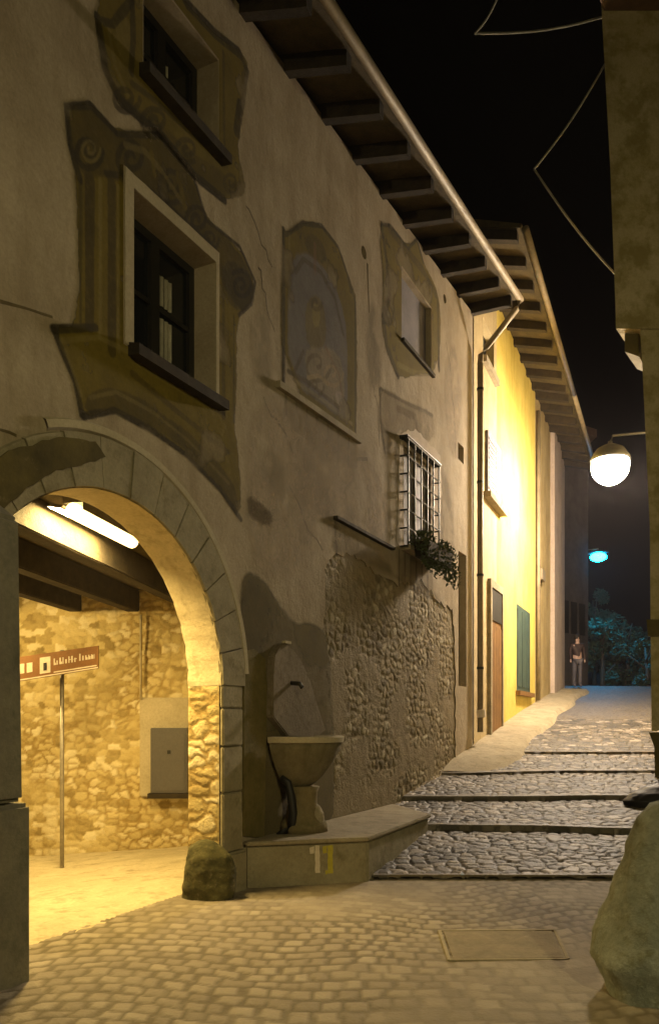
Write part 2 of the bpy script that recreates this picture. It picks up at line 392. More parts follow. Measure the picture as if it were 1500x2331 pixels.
# the ground everywhere else, down the far side of the crest as well
bm = bmesh.new()
gl = [(-160, -.3), (22, -.3), (27.2, 2.6), (31, 2.4), (60, 1.1), (220, .9)]
prev = None
for d, z in gl:
    a = cw(-150, d); b = cw(150, d); ring = [bm.verts.new((a[0], a[1], z-.22)), bm.verts.new((b[0], b[1], z-.22))]
    if prev: bm.faces.new((prev[0], prev[1], ring[1], ring[0]))
    prev = ring
tag(build('ground', bm, M['soil']), kind='structure')

# ------------------------------------------------------------------ the painted house
H = thing('painted_house', 'tall old plastered house with painted window surrounds, an open arch and a faded fresco', 'house', (0, 0, 0))
zw = lambda y: 7.90+.083*y       # top of facade under the eaves
zgut = lambda y: 7.60+.117*y     # gutter line
SC, ZS, RA, TA = -1.65, 1.80, 1.31, .33
W2 = (-1.45, -.40, 4.24, 5.40); W1 = (-1.33, -.36, 6.36, 7.15)
y0, z0 = wp(914, 790); y1, z1 = wp(981, 700)
W3 = (wp(914, 0)[0], wp(981, 0)[0], wp(945, 808)[1], wp(945, 652)[1])
W4 = (wp(918, 0)[0], wp(980, 0)[0], wp(950, 1262)[1], wp(950, 1040)[1])
W5 = (wp(1043, 0)[0], wp(1061, 0)[0], wp(1050, 1562)[1], wp(1050, 1258)[1])
W6 = (wp(1042, 0)[0], wp(1055, 0)[0], wp(1048, 1050)[1], wp(1048, 1012)[1])
hole1 = wp(828, 575); hole2 = wp(1012, 680); hole3 = wp(648, 1555)
rect = lambda s: [(s[0], s[2]), (s[1], s[2]), (s[1], s[3]), (s[0], s[3])]
def circ(c, r, n=10): return [(c[0]+r*math.cos(k*2*math.pi/n), c[1]+r*math.sin(k*2*math.pi/n)) for k in range(n)]
archpts = [(SC+RA*math.cos(a), ZS+RA*math.sin(a)) for a in np.linspace(0, math.pi, 37)]
outer = [(-7.5, -.6), (SC-RA, -.6)]+archpts[::-1]+[(SC+RA, -.6), (7.27, -.6), (7.27, zw(7.27)), (-7.5, zw(-7.5))]
ML = ragged(PX([(742, 1300), (756, 1262), (800, 1262), (850, 1300), (905, 1330), (960, 1322), (1000, 1370), (1030, 1390), (1036, 1500), (1036, 1735), (900, 1835), (800, 1900), (752, 1900), (758, 1700), (738, 1440)]), .09, .035)
holes = [ML, rect(W1), rect(W2), rect(W3), rect(W4), rect(W5), rect(W6), circ(hole1, .075), circ(hole2, .07)]
bm = bmesh.new()
loops = [[Vector((a, b, 0)) for a, b in outer]]+[[Vector((a, b, 0)) for a, b in l] for l in holes]
allp = [p for l in [outer]+holes for p in l]
vv = [bm.verts.new((0, a, b)) for a, b in allp]
for t in tessellate_polygon(loops): bm.faces.new([vv[i] for i in t])
def reveal(bm, loop, T, closed=True, splay=0.0):
    c = (sum(p[0] for p in loop)/len(loop), sum(p[1] for p in loop)/len(loop))
    a = [bm.verts.new((0, y, z)) for y, z in loop]; b = [bm.verts.new((-T, y+(c[0]-y)*splay, z+(c[1]-z)*splay)) for y, z in loop]
    n = len(loop)
    for i in range(n if closed else n-1):
        j = (i+1) % n; bm.faces.new((a[i], a[j], b[j], b[i]))
    return b
for Wn in (W1, W2): reveal(bm, rect(Wn), .27)
for Wn in (W3,): reveal(bm, rect(Wn), .10)
for Wn in (W4,): reveal(bm, rect(Wn), .06)
for Wn in (W5,): reveal(bm, rect(Wn), .16)
for Wn in (W6,): bm.faces.new(reveal(bm, rect(Wn), .12))
for hc in (hole1, hole2): bm.faces.new(reveal(bm, circ(hc, .072), .25))
reveal(bm, ML, .045)
# end wall towards the yellow house and the back of the arch wall
v = [bm.verts.new(p) for p in ((0, 7.27, -.6), (-6, 7.27, -.6), (-6, 7.27, zw(7.27)), (0, 7.27, zw(7.27)))]; bm.faces.new(v)
v = [bm.verts.new((-TA, a, b)) for a, b in archpts[::-1]]
tops = [bm.verts.new((-TA, SC-RA, 3.35)), bm.verts.new((-TA, SC+RA, 3.35))]
n = len(v)
for i in range(n-1): bm.faces.new((v[i], v[i+1], tops[0] if i < n//2 else tops[1]))
bm.faces.new((v[n//2], tops[1], tops[0]))
for ya, yb in ((-7.5, SC-RA), (SC+RA, 6.0)):
    q = [bm.verts.new(p) for p in ((-TA, ya, -.6), (-TA, yb, -.6), (-TA, yb, 3.35), (-TA, ya, 3.35))]; bm.faces.new(q)
build('plaster_wall', bm, M['plaster'], H)
# soffit of the arch
bm = bmesh.new(); prev = None
for a in np.linspace(0, math.pi, 60):
    ring = [bm.verts.new((x, SC+(RA-.006*math.sin(40*a))*math.cos(a), ZS+(RA-.004)*math.sin(a))) for x in np.linspace(.02, -TA, 6)]
    if prev:
        for k in range(5): bm.faces.new((prev[k], prev[k+1], ring[k+1], ring[k]))
    prev = ring
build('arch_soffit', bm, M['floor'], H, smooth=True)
# right jamb: rubble quoins
zz = np.arange(-.1, ZS+.001, .012); xs = np.arange(.0, TA+.001, .012)
XX, ZZ = np.meshgrid(xs, zz, indexing='ij'); h, e, r1, r2 = stones(XX*1.0+3.1, ZZ, .105, .4, asp=2.2)
fade = np.clip(np.minimum(XX, TA-XX)/.03, 0, 1)
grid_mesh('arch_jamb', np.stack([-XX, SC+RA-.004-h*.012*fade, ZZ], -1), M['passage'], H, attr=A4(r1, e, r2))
# left jamb
bm = bmesh.new(); box(bm, (-TA, SC-RA-.3, -.3), (-.002, SC-RA+.004, ZS)); build('arch_jamb', bm, M['stone'], H, label='smooth left jamb of the arch')
# arch ring of cut stone
bm = bmesh.new(); nv_ = 15
for k in range(nv_):
    a0 = math.pi*k/nv_+.004; a1 = math.pi*(k+1)/nv_-.004
    x1 = .035+random.uniform(-.006, .006); ro = 1.66+random.uniform(-.012, .012); pr = None
    for a in np.linspace(a0, a1, 6):
        c, s = math.cos(a), math.sin(a)
        ring = [bm.verts.new((.0, SC+(RA-.002)*c, ZS+(RA-.002)*s)), bm.verts.new((x1, SC+(RA+.006)*c, ZS+(RA+.006)*s)), bm.verts.new((x1, SC+ro*c, ZS+ro*s)), bm.verts.new((0, SC+(ro+.01)*c, ZS+(ro+.01)*s))]
        if pr:
            for q in range(3): bm.faces.new((pr[q], pr[q+1], ring[q+1], ring[q]))
        else: bm.faces.new(ring)
        pr = ring
    bm.faces.new(pr[::-1])
build('arch_ring', bm, M['stone'], H)
# dark patch of lost plaster in the arch ring and painted rim
bm = bmesh.new()
pa = [(SC+r*math.cos(a), ZS+r*math.sin(a)) for r, a in [(1.63, R(154)), (1.635, R(140)), (1.63, R(126)), (1.625, R(110)), (1.62, R(98)), (1.53, R(95)), (1.46, R(103)), (1.43, R(114)), (1.40, R(126)), (1.39, R(140)), (1.40, R(153))]]
plate(bm, ragged(pa, .05, .008), .03, .046); build('arch_stain', bm, M['paint_dark'], H)
bm = bmesh.new(); pr = None
for a in np.linspace(R(4), R(112), 40):
    c, s = math.cos(a), math.sin(a); ro = 1.69
    ring = [bm.verts.new((0, SC+(ro-.015)*c, ZS+(ro-.015)*s)), bm.verts.new((.028, SC+ro*c, ZS+ro*s)), bm.verts.new((.028, SC+(ro+.05)*c, ZS+(ro+.05)*s)), bm.verts.new((0, SC+(ro+.065)*c, ZS+(ro+.065)*s))]
    if pr:
        for q in range(3): bm.faces.new((pr[q], pr[q+1], ring[q+1], ring[q]))
    pr = ring
build('arch_hood', bm, M['trim'], H, smooth=False)
# right pier of the arch: stacked blocks on a plinth
bm = bmesh.new(); z = .36
for hh in (.52, .40, .33, .20):
    xo = .035+random.uniform(-.005, .008); box(bm, (.0, SC+RA-.001, z), (xo, -.035+random.uniform(-.012, .012), z+hh-.008)); z += hh
build('arch_pier', bm, M['stone'], H, bevel=.01)
bm = bmesh.new(); box(bm, (-.1, SC+RA-.03, -.2), (.07, .0, .352)); build('pier_plinth', bm, M['stone'], H, bevel=.02)
# dark buttress on the left of the arch
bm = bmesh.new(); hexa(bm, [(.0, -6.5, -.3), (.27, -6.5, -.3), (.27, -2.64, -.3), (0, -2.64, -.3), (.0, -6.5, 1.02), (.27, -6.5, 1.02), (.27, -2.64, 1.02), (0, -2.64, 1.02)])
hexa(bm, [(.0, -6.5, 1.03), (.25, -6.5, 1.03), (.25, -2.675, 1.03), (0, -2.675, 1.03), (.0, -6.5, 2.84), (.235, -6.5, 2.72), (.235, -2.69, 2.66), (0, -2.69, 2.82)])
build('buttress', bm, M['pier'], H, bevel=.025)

# painted window surrounds: hand-painted panels a few millimetres proud of the plaster
def poly_dist(Y, Z, lp):   # signed distance, inside positive
    d = np.full(Y.shape, 9.0); n = len(lp)
    for i in range(n): d = np.minimum(d, seg_dist(Y, Z, lp[i-1], lp[i]))
    return np.where(inside(Y, Z, lp), d, -d)
def seg_dist(Y, Z, a, b):
    vy, vz = b[0]-a[0], b[1]-a[1]; L2 = vy*vy+vz*vz+1e-12
    t = np.clip(((Y-a[0])*vy+(Z-a[1])*vz)/L2, 0, 1)
    return np.hypot(Y-a[0]-t*vy, Z-a[1]-t*vz)
OCH = (.155, .115, .010); DRK = (.055, .039, .006); LIN = (.022, .016, .004); HIL = (.27, .215, .075); BLU = (.145, .14, .165); BUF = (.33, .26, .16); GRY = (.20, .16, .10); RED = (.19, .10, .05)
def painting(name, layers, strokes, hole, parent, label=None, res=.0105, wear=.5, seed=0, x=.004):
    """a picture painted on the plaster: one thin sheet; colour and worn-away gaps follow the painted shapes"""
    polys = [(smooth_loop(PX(l), 1), c, o, sf) for l, c, o, sf in layers]
    ya = min(p[0] for p in polys[0][0])-.1; yb = max(p[0] for p in polys[0][0])+.1; za = min(p[1] for p in polys[0][0])-.1; zb = max(p[1] for p in polys[0][0])+.1
    Y, Z = np.meshgrid(np.arange(ya, yb, res), np.arange(za, zb, res), indexing='ij')
    U = Y+seed*7.3+20; V = Z+seed*3.1+20
    rag = (fbm(U, V, 3.5, 5)-.5)*.12+(fbm(U, V, 24, 3)-.5)*.05; mot = fbm(U, V, 5, 4); fine = fbm(U, V, 26, 3)
    col = np.zeros(Y.shape+(3,)); al = np.zeros(Y.shape)
    def over(c, a):
        nonlocal col, al
        c = np.array(c)*(.72+.56*mot)[..., None]
        na = a+al*(1-a); col = (c*a[..., None]+col*(al*(1-a))[..., None])/np.maximum(na, 1e-4)[..., None]; al = na
    for lp, c, o, sf in polys:
        d = poly_dist(Y, Z, lp)+rag*.45
        a = np.clip(d/(sf*.45)+.5, 0, 1); a = a*a*(3-2*a)*o
        over(c, a*np.clip(1.35-wear*1.4*np.clip(mot-.38, 0, 1)*2, 0, 1))
    for pts, wd, c, o in strokes:
        p = PX(pts); d = np.full(Y.shape, 9.0)
        for q, r_ in zip(p, p[1:]): d = np.minimum(d, seg_dist(Y, Z, q, r_))
        a = np.clip((wd/2-d+rag*.12)/.009+.5, 0, 1)*o; over(c, a*np.clip(.55+1.1*(1-fine), 0, 1))
    wearm = np.clip((fbm(U+9, V+4, 2.2, 5)-.60)*9, 0, 1)*wear; al = al*(1-wearm)*(.86+.14*fine)
    mk = al > .015; g = mk.copy()
    for _ in range(2):
        g[1:] |= g[:-1]; g[:-1] |= g[1:]; g[:, 1:] |= g[:, :-1]; g[:, :-1] |= g[:, 1:]
    if hole: g &= ~((Y > hole[0]-.005) & (Y < hole[1]+.005) & (Z > hole[2]-.005) & (Z < hole[3]+.005))
    P = np.stack([np.full(Y.shape, x), Y, Z], -1)
    return grid_mesh(name, P, M['painting'], parent, attr=np.concatenate([col, al[..., None]], -1), mask=g, label=label, smooth=False)
def paint_mat():
    m, t, p, N, L = newmat('wall_painting')
    a = N('ShaderNodeAttribute'); a.attribute_name = 'cell'
    tc = N('ShaderNodeTexCoord'); n = N('ShaderNodeTexNoise'); n.inputs['Scale'].default_value = 40; n.inputs['Detail'].default_value = 8; n.inputs['Roughness'].default_value = .75; L(tc.outputs['Object'], n.inputs['Vector'])
    mx = N('ShaderNodeMix'); mx.data_type = 'RGBA'; mx.blend_type = 'OVERLAY'; mx.inputs[0].default_value = .4; L(a.outputs['Color'], mx.inputs[6]); L(n.outputs['Fac'], mx.inputs[7])
    L(mx.outputs[2], p.inputs['Base Color']); L(a.outputs['Alpha'], p.inputs['Alpha']); p.inputs['Roughness'].default_value = .95
    n4 = N('ShaderNodeTexNoise'); n4.inputs['Scale'].default_value = 5; n4.inputs['Detail'].default_value = 10; n4.inputs['Roughness'].default_value = .72; L(tc.outputs['Object'], n4.inputs['Vector'])
    bp = N('ShaderNodeBump'); bp.inputs['Strength'].default_value = .3; bp.inputs['Distance'].default_value = .06; L(n4.outputs['Fac'], bp.inputs['Height']); L(bp.outputs[0], p.inputs['Normal'])
    return m
M['painting'] = paint_mat()
def strip(root, pts, wd, mt, x1, name='painted_moulding'):
    p = PX(pts); L_ = []; Rr = []
    for i, q in enumerate(p):
        a = Vector(p[min(i+1, len(p)-1)])-Vector(p[max(i-1, 0)]); a.normalize(); nrm = Vector((-a.y, a.x))*wd/2
        j = random.uniform(.6, 1.3); L_.append((q[0]+nrm.x*j, q[1]+nrm.y*j)); Rr.append((q[0]-nrm.x*j, q[1]-nrm.y*j))
    bm = bmesh.new(); plate(bm, L_+Rr[::-1], .001, x1); return build(name, bm, M[mt], root)
def spiral(cx, cy, r, turns=1.6, a0=0, sx=1.0, sy=1.3):
    return [(cx+r*(1-.85*k/24)*math.cos(a0+turns*2*math.pi*k/24)*sx, cy+r*(1-.85*k/24)*math.sin(a0+turns*2*math.pi*k/24)*sy) for k in range(25)]
W2loop = [(148, 240), (208, 238), (262, 298), (362, 306), (440, 402), (470, 500), (545, 560), (580, 640), (574, 690), (540, 722), (537, 900), (528, 960), (545, 1050), (550, 1186), (500, 1112), (425, 1035), (350, 980), (262, 932), (185, 948), (168, 870), (120, 745), (178, 742), (178, 410), (158, 330)]
top2 = [(150, 242), (206, 240), (262, 302), (360, 310), (438, 405), (466, 500), (540, 562), (578, 640), (572, 688), (545, 715), (500, 640), (495, 590), (280, 415), (240, 400), (190, 405), (160, 330)]
painting('painted_surround', [(W2loop, OCH, .96, .035), (top2, DRK, .72, .07), ([(520, 580), (578, 640), (572, 690), (545, 715), (515, 690), (500, 620)], LIN, .5, .06), ([(200, 890), (262, 880), (350, 925), (440, 990), (530, 1090), (545, 1170), (500, 1105), (425, 1030), (350, 975), (262, 930), (190, 942)], DRK, .65, .05)],
    [([(183, 400), (183, 740)], .03, LIN, .5), ([(204, 405), (204, 742)], .09, DRK, .85), ([(228, 410), (228, 770)], .035, HIL, .4), ([(254, 418), (254, 800)], .085, DRK, .85), ([(270, 425), (270, 800)], .03, HIL, .35),
     ([(508, 610), (508, 950)], .05, DRK, .6), ([(532, 720), (532, 960)], .03, LIN, .5), ([(122, 748), (150, 820), (172, 872), (187, 945)], .05, LIN, .75), ([(122, 750), (218, 745)], .06, LIN, .8), ([(140, 775), (225, 768), (290, 800)], .04, HIL, .35), ([(150, 800), (185, 900)], .035, HIL, .3),
     ([(190, 948), (262, 934), (350, 982), (425, 1036), (500, 1112), (548, 1182)], .05, LIN, .8), ([(300, 850), (400, 935), (520, 1030)], .05, DRK, .6), ([(205, 905), (265, 893), (350, 940), (430, 1005), (520, 1100)], .03, HIL, .35),
     ([(150, 242), (160, 330), (182, 410)], .05, LIN, .85), ([(150, 242), (206, 240), (262, 300)], .05, LIN, .85), ([(265, 305), (362, 309), (440, 404), (470, 502), (545, 562), (580, 642), (572, 690), (543, 718)], .045, LIN, .75),
     (spiral(200, 345, 34), .04, LIN, .8), (spiral(205, 340, 24), .025, HIL, .35), (spiral(300, 360, 36, a0=2), .045, LIN, .7), (spiral(390, 420, 34, a0=1), .045, LIN, .7), (spiral(448, 500, 26, a0=3), .04, LIN, .7), (spiral(548, 650, 28, a0=4), .045, LIN, .75), (spiral(478, 545, 20), .035, LIN, .6),
     ([(285, 330), (330, 345), (372, 395), (410, 455)], .05, HIL, .35), ([(300, 400), (370, 455), (440, 520), (490, 565)], .04, LIN, .7), ([(240, 395), (275, 400), (300, 425)], .04, LIN, .7), ([(345, 350), (352, 400)], .05, OCH, .6), ([(405, 400), (420, 470)], .06, OCH, .5)],
    (W2[0]-.09, W2[1]+.04, W2[2]-.012, W2[3]+.10), H, 'ochre painted surround with scrolls of the lower window', seed=1)
bm = bmesh.new(); frame_plate(bm, ragged(rect((W2[0]-.092, W2[1]+.042, W2[2]-.01, W2[3]+.10)), .1, .004), rect((W2[0], W2[1], W2[2], W2[3])), .0, .012); build('window_margin', bm, M['trim'], H)
W1loop = [(216, 50), (236, 160), (272, 232), (330, 282), (366, 306), (445, 402), (510, 455), (556, 448), (560, 420), (540, 345), (546, 300), (556, 240), (566, 150), (546, 118), (500, 90), (420, 5), (392, -40), (300, -75), (228, -30)]
painting('painted_surround', [(W1loop, OCH, .93, .04), ([(250, 60), (300, 40), (305, 140), (280, 150)], HIL, .3, .08), ([(260, 210), (330, 255), (430, 340), (520, 400), (550, 440), (510, 450), (445, 398), (366, 300), (300, 262)], DRK, .5, .08)],
    [([(222, 40), (240, 160), (274, 230), (332, 280), (368, 308), (445, 402), (510, 455)], .075, LIN, .8), ([(236, 50), (256, 55), (285, 20), (300, 0)], .06, LIN, .7), ([(248, 70), (262, 150), (290, 215)], .04, HIL, .3), ([(300, -20), (303, 90), (298, 165)], .06, LIN, .7), ([(398, -40), (425, 8), (490, 78), (545, 122)], .09, LIN, .75), ([(545, 122), (562, 160), (552, 240)], .06, DRK, .8), ([(546, 240), (538, 300)], .10, LIN, .75),
     (spiral(285, 225, 26, sx=1.3), .04, LIN, .6), (spiral(352, 275, 26, a0=2, sx=1.3), .04, LIN, .6), (spiral(425, 340, 24, a0=1, sx=1.3), .04, LIN, .55), (spiral(525, 415, 22), .035, DRK, .7), ([(300, 190), (360, 235), (430, 300), (500, 360)], .05, LIN, .55), ([(508, 120), (510, 330)], .04, DRK, .6)],
    (W1[0]-.0, W1[1], W1[2]-.0, W1[3]), H, 'painted oval surround of the upper window', seed=2)
W3loop = [(862, 508), (886, 512), (928, 562), (948, 540), (960, 592), (990, 650), (1002, 700), (1001, 800), (986, 850), (950, 852), (912, 866), (884, 818), (866, 745), (874, 680)]
painting('painted_surround', [(W3loop, OCH, .92, .04)],
    [([(868, 512), (880, 600), (886, 670), (872, 722), (880, 790), (905, 855)], .10, DRK, .85), ([(885, 520), (930, 575), (965, 620), (992, 672)], .12, DRK, .7), ([(866, 512), (888, 514), (928, 566), (948, 545), (962, 596)], .05, LIN, .7), ([(996, 690), (998, 840)], .10, DRK, .8), (spiral(880, 720, 14), .06, LIN, .5), ([(905, 830), (945, 850), (985, 850)], .08, HIL, .4)],
    W3, H, 'scalloped painted surround of the small window', seed=3, res=.018)
painting('painted_panel', [([(862, 884), (880, 886), (925, 915), (985, 940), (988, 1010), (930, 985), (905, 975), (884, 1036), (868, 1000)], BUF, .45, .12)],
    [([(864, 888), (866, 960), (876, 1030)], .06, DRK, .6), ([(866, 886), (925, 918), (984, 946)], .05, DRK, .55), ([(905, 930), (945, 950), (950, 985)], .10, DRK, .4)], None, H, 'faded painted panel over the grilled window', seed=4, res=.02)
for hc in (hole1, hole2):
    bm = bmesh.new(); plate(bm, circ(hc, .071), -.07, -.05); build('hole_shade', bm, M['black'], H)  # black disc put in for the shade inside the hole
FB = [(640, 518), (656, 530), (690, 505), (732, 512), (772, 562), (797, 640), (812, 684), (812, 1000), (800, 992), (640, 872)]
FI = [(655, 640), (668, 585), (700, 570), (745, 620), (775, 680), (790, 760), (790, 950), (770, 950), (655, 862)]
fr = painting('fresco', [(FB, OCH, .85, .03), (FI, BLU, .8, .12), ([(690, 545), (712, 530), (738, 560), (745, 600), (705, 590)], DRK, .6, .1), ([(700, 680), (722, 668), (738, 700), (744, 770), (732, 800), (698, 790), (694, 720)], OCH, .6, .08), ([(708, 690), (727, 690), (730, 745), (712, 750)], HIL, .55, .05), ([(690, 800), (720, 785), (770, 800), (785, 870), (780, 935), (740, 905), (700, 870)], BUF, .45, .1), ([(764, 890), (780, 895), (780, 930), (764, 915)], (.40, .35, .32), .6, .05)],
    [([(645, 522), (645, 872)], .06, LIN, .75), ([(658, 530), (658, 700)], .03, HIL, .3), ([(650, 535), (690, 508), (732, 515), (770, 565), (795, 642), (808, 688), (808, 998)], .05, LIN, .65), ([(672, 620), (690, 590), (730, 620), (762, 680), (780, 760)], .06, DRK, .55), ([(716, 560), (716, 620)], .07, RED, .4),
     (spiral(718, 690, 14, 1.0), .05, LIN, .45), (spiral(720, 830, 34, 1.2), .05, DRK, .5), (spiral(755, 850, 26, 1.2), .045, BUF, .5), (spiral(715, 880, 22, 1.1), .045, DRK, .5), ([(690, 800), (668, 850), (690, 880)], .05, DRK, .5), ([(740, 790), (770, 850), (778, 900)], .05, RED, .4), ([(700, 860), (725, 855), (745, 875)], .05, BUF, .6), ([(655, 845), (700, 870), (780, 935)], .05, DRK, .55), ([(668, 865), (740, 915), (800, 965)], .05, BUF, .4)],
    None, H, 'faded arched religious wall painting', seed=5)
bm = bmesh.new(); A_ = wp(628, 872); B_ = wp(815, 1002); plate(bm, [(A_[0], A_[1]-.045), (B_[0], B_[1]-.045), (B_[0], B_[1]+.02), (A_[0], A_[1]+.02)], 0, .05); build('fresco_ledge', bm, M['slab'], fr)
# cracks and small wall marks
for pts in ([(0, 686), (60, 702), (120, 722)], [(0, 978), (22, 984), (38, 992)], [(812, 1045), (836, 1045)], [(836, 600), (838, 660), (840, 712)]):
    strip(H, pts, .02 if pts[0][0] < 10 else .035, 'paint_line', .003, 'crack')
rs = random.Random(31)
def blob(cx, cy, w_, h_):
    return [(cx+w_*math.cos(k*.785)*rs.uniform(.55, 1.1), cy+h_*math.sin(k*.785)*rs.uniform(.55, 1.1)+w_*math.cos(k*.785)*.75) for k in range(8)]
for k, (cx, cy, w_, h_, c, o) in enumerate(((595, 800, 34, 120, (.42, .35, .26), .45), (850, 800, 24, 120, (.25, .20, .13), .4), (1030, 900, 22, 160, (.46, .38, .28), .5), (1010, 1180, 26, 110, (.24, .19, .12), .4), (720, 1120, 70, 80, (.27, .21, .14), .35), (620, 1080, 40, 60, (.22, .17, .10), .4))):
    painting('plaster_patch', [(blob(cx, cy, w_, h_), c, o, .35)], [], None, H, seed=20+k, res=.026, wear=.8, x=.0022)
def crack(x0, y0, n, dx, dy, seed, wd=.012):
    q = random.Random(seed); p = [(x0, y0)]
    for _ in range(n): p.append((p[-1][0]+dx*q.uniform(.3, 1.6), p[-1][1]+dy*q.uniform(.3, 1.6)+q.uniform(-9, 9)))
    lp = [(a, b-14) for a, b in p]+[(a, b+14) for a, b in p[::-1]]
    painting('plaster_crack', [(lp, LIN, .0, .1)], [(p, wd, (.06, .045, .02), .85)], None, H, seed=seed, res=.009, wear=.3, x=.0034)
crack(560, 470, 7, 8, 22, 41); crack(588, 610, 8, 5, 30, 42); crack(600, 905, 7, 14, 18, 43); crack(850, 880, 6, 3, 30, 45); crack(1015, 780, 7, 3, 34, 46); crack(660, 1110, 7, 13, 22, 47)
# drips below the sills and the ledge
painting('water_stain', [([(640, 880), (810, 1005), (812, 1080), (770, 1040), (740, 1060), (700, 990), (660, 985)], GRY, .35, .25)], [([(650+24*k, 892+17*k), (650+24*k+rs.uniform(-3, 3), 892+17*k+rs.uniform(30, 110))], rs.uniform(.02, .05), (.17, .13, .075), .4) for k in range(7)], None, H, seed=51, res=.018, wear=.5, x=.0028)
painting('water_stain', [([(905, 1250), (985, 1290), (985, 1370), (940, 1330), (905, 1320)], GRY, .3, .25)], [([(908+13*k, 1255+8*k), (908+13*k, 1290+8*k+rs.uniform(10, 70))], rs.uniform(.03, .06), (.15, .12, .06), .45) for k in range(6)], None, H, seed=52, res=.02, x=.0028)
# damp dado between arch and masonry
DP = [(552, 1298), (600, 1322), (634, 1375), (668, 1420), (712, 1418), (748, 1440), (760, 1700), (758, 1905), (548, 1990), (548, 1400)]
painting('damp_patch', [(DP, (.125, .10, .04), .85, .10), ([(548, 1320), (600, 1345), (625, 1400), (600, 1500), (548, 1480)], DRK, .4, .2)], [], None, H, 'dark damp stain between the arch and the bare masonry', seed=6, res=.02, wear=.3)
painting('damp_patch', [([(560, 1125), (600, 1150), (626, 1180), (612, 1200), (566, 1180)], (.17, .125, .06), .6, .08)], [], None, H, 'small faint stain right of the arch crown', seed=7, res=.02)
painting('damp_patch', [([(758, 1195), (790, 1215), (880, 1270), (900, 1320), (960, 1330), (1010, 1380), (985, 1345), (860, 1300), (800, 1262), (755, 1262)], (.24, .185, .10), .55, .25)], [([(762, 1190), (766, 1262)], .05, DRK, .6)], None, H, 'stain along the top of the bare masonry', seed=8, res=.02)
painting('damp_patch', [([(560, 960), (640, 900), (800, 1010), (860, 1060), (900, 1250), (760, 1180), (700, 1280), (640, 1330), (560, 1250)], (.47, .38, .29), .5, .5)], [], None, H, 'paler streaky plaster between the fresco and the masonry', seed=9, res=.03, wear=.9)
# masonry laid bare where the plaster has fallen
ys = np.arange(min(p[0] for p in ML)-.08, max(p[0] for p in ML)+.08, .0155); zs = np.arange(-.15, max(p[1] for p in ML)+.08, .0155)
YY, ZZ = np.meshgrid(ys, zs, indexing='ij'); h, e, r1, r2 = stones(YY+5, ZZ, .10, .42, asp=1.45)
cov = np.clip((fbm(YY+3, ZZ, 2.0, 4)-.46)*6, 0, 1)   # mortar still smeared over parts of it
h = h*(1-cov)+cov*(.75+.5*(fbm(YY, ZZ, 9, 3)-.5)); e = e*(1-.8*cov)+.0*cov; r1 = r1*(1-cov)+cov*.5
grid_mesh('exposed_masonry', np.stack([-.026+h*.015+.012*(fbm(YY, ZZ, 7, 3)-.5), YY, ZZ], -1), M['rubble'], H, attr=A4(r1, e, r2))
# thin ledge by the flower box
bm = bmesh.new(); a = wp(758, 1178); b = wp(890, 1253); bar(bm, (.03, a[0], a[1]), (.03, b[0], a[1]-.02), .06, .035); build('ledge', bm, M['wood_dark'], H)

# windows
def window(Wn, T, label, panes, sill=True):
    fr_ = None; y0, y1, z0, z1 = Wn; bm = bmesh.new(); x = -T
    for a, b in (((y0, z0), (y0+.07, z1)), ((y1-.07, z0), (y1, z1)), ((y0+.07, z1-.07), (y1-.07, z1)), ((y0+.07, z0), (y1-.07, z0+.09))):
        box(bm, (x-.03, a[0], a[1]), (x+.03, b[0], b[1]))
    ym = (y0+y1)/2
    box(bm, (x-.03, ym-.05, z0+.09), (x+.035, ym+.05, z1-.07))
    zm = z0+(z1-z0)*.52
    for ya, yb in ((y0+.07, ym-.05), (ym+.05, y1-.07)): box(bm, (x-.025, ya, zm-.02), (x+.022, yb, zm+.02))
    wdw = build('window', bm, M['frame_black'], H, label=label)
    for ya, yb in ((y0+.07, ym-.05), (ym+.05, y1-.07)):
        for za, zb in ((z0+.09, zm-.02), (zm+.02, z1-.07)):
            bm = bmesh.new(); box(bm, (x-.012, ya+.001, za+.001), (x-.004, yb-.001, zb-.001)); build('pane', bm, M['glass'], wdw)
    for (ya, yb, za, zb) in panes:
        bm = bmesh.new(); n = 14; pr = None
        for k in range(n+1):
            yy = ya+(yb-ya)*k/n; xx_ = x+.002+.008*math.sin(k*1.9)
            ring = [bm.verts.new((xx_, yy, za)), bm.verts.new((xx_, yy, zb))]
            if pr: bm.faces.new((pr[0], ring[0], ring[1], pr[1]))
            pr = ring
        build('pane_reflection', bm, M['reflection'], wdw, smooth=True)  # pale sheet imitates light reflected in the panes
    if sill:
        bm = bmesh.new(); hexa(bm, [(-.27, y0-.04, z0-.06), (.11, y0-.06, z0-.10), (.11, y1+.05, z0-.10), (-.27, y1+.04, z0-.06), (-.27, y0-.04, z0+.09), (.11, y0-.06, z0-.02), (.11, y1+.05, z0-.02), (-.27, y1+.04, z0+.09)])
        build('sill', bm, M['wood_dark'], wdw)
    return wdw
ym = (W2[0]+W2[1])/2; zm2 = W2[2]+(W2[3]-W2[2])*.52
pl = wp(348, 600, -.25)[0]; pr_ = wp(389, 600, -.25)[0]
window(W2, .25, 'dark lower window with two pale panes', [(pl, pr_, zm2+.05, W2[3]-.26), (pl, pr_, W2[2]+.20, zm2-.05)])
window(W1, .25, 'dark upper window', [(wp(357, 0, -.25)[0], wp(381, 0, -.25)[0], wp(368, 165, -.25)[1], wp(368, 138, -.25)[1])])
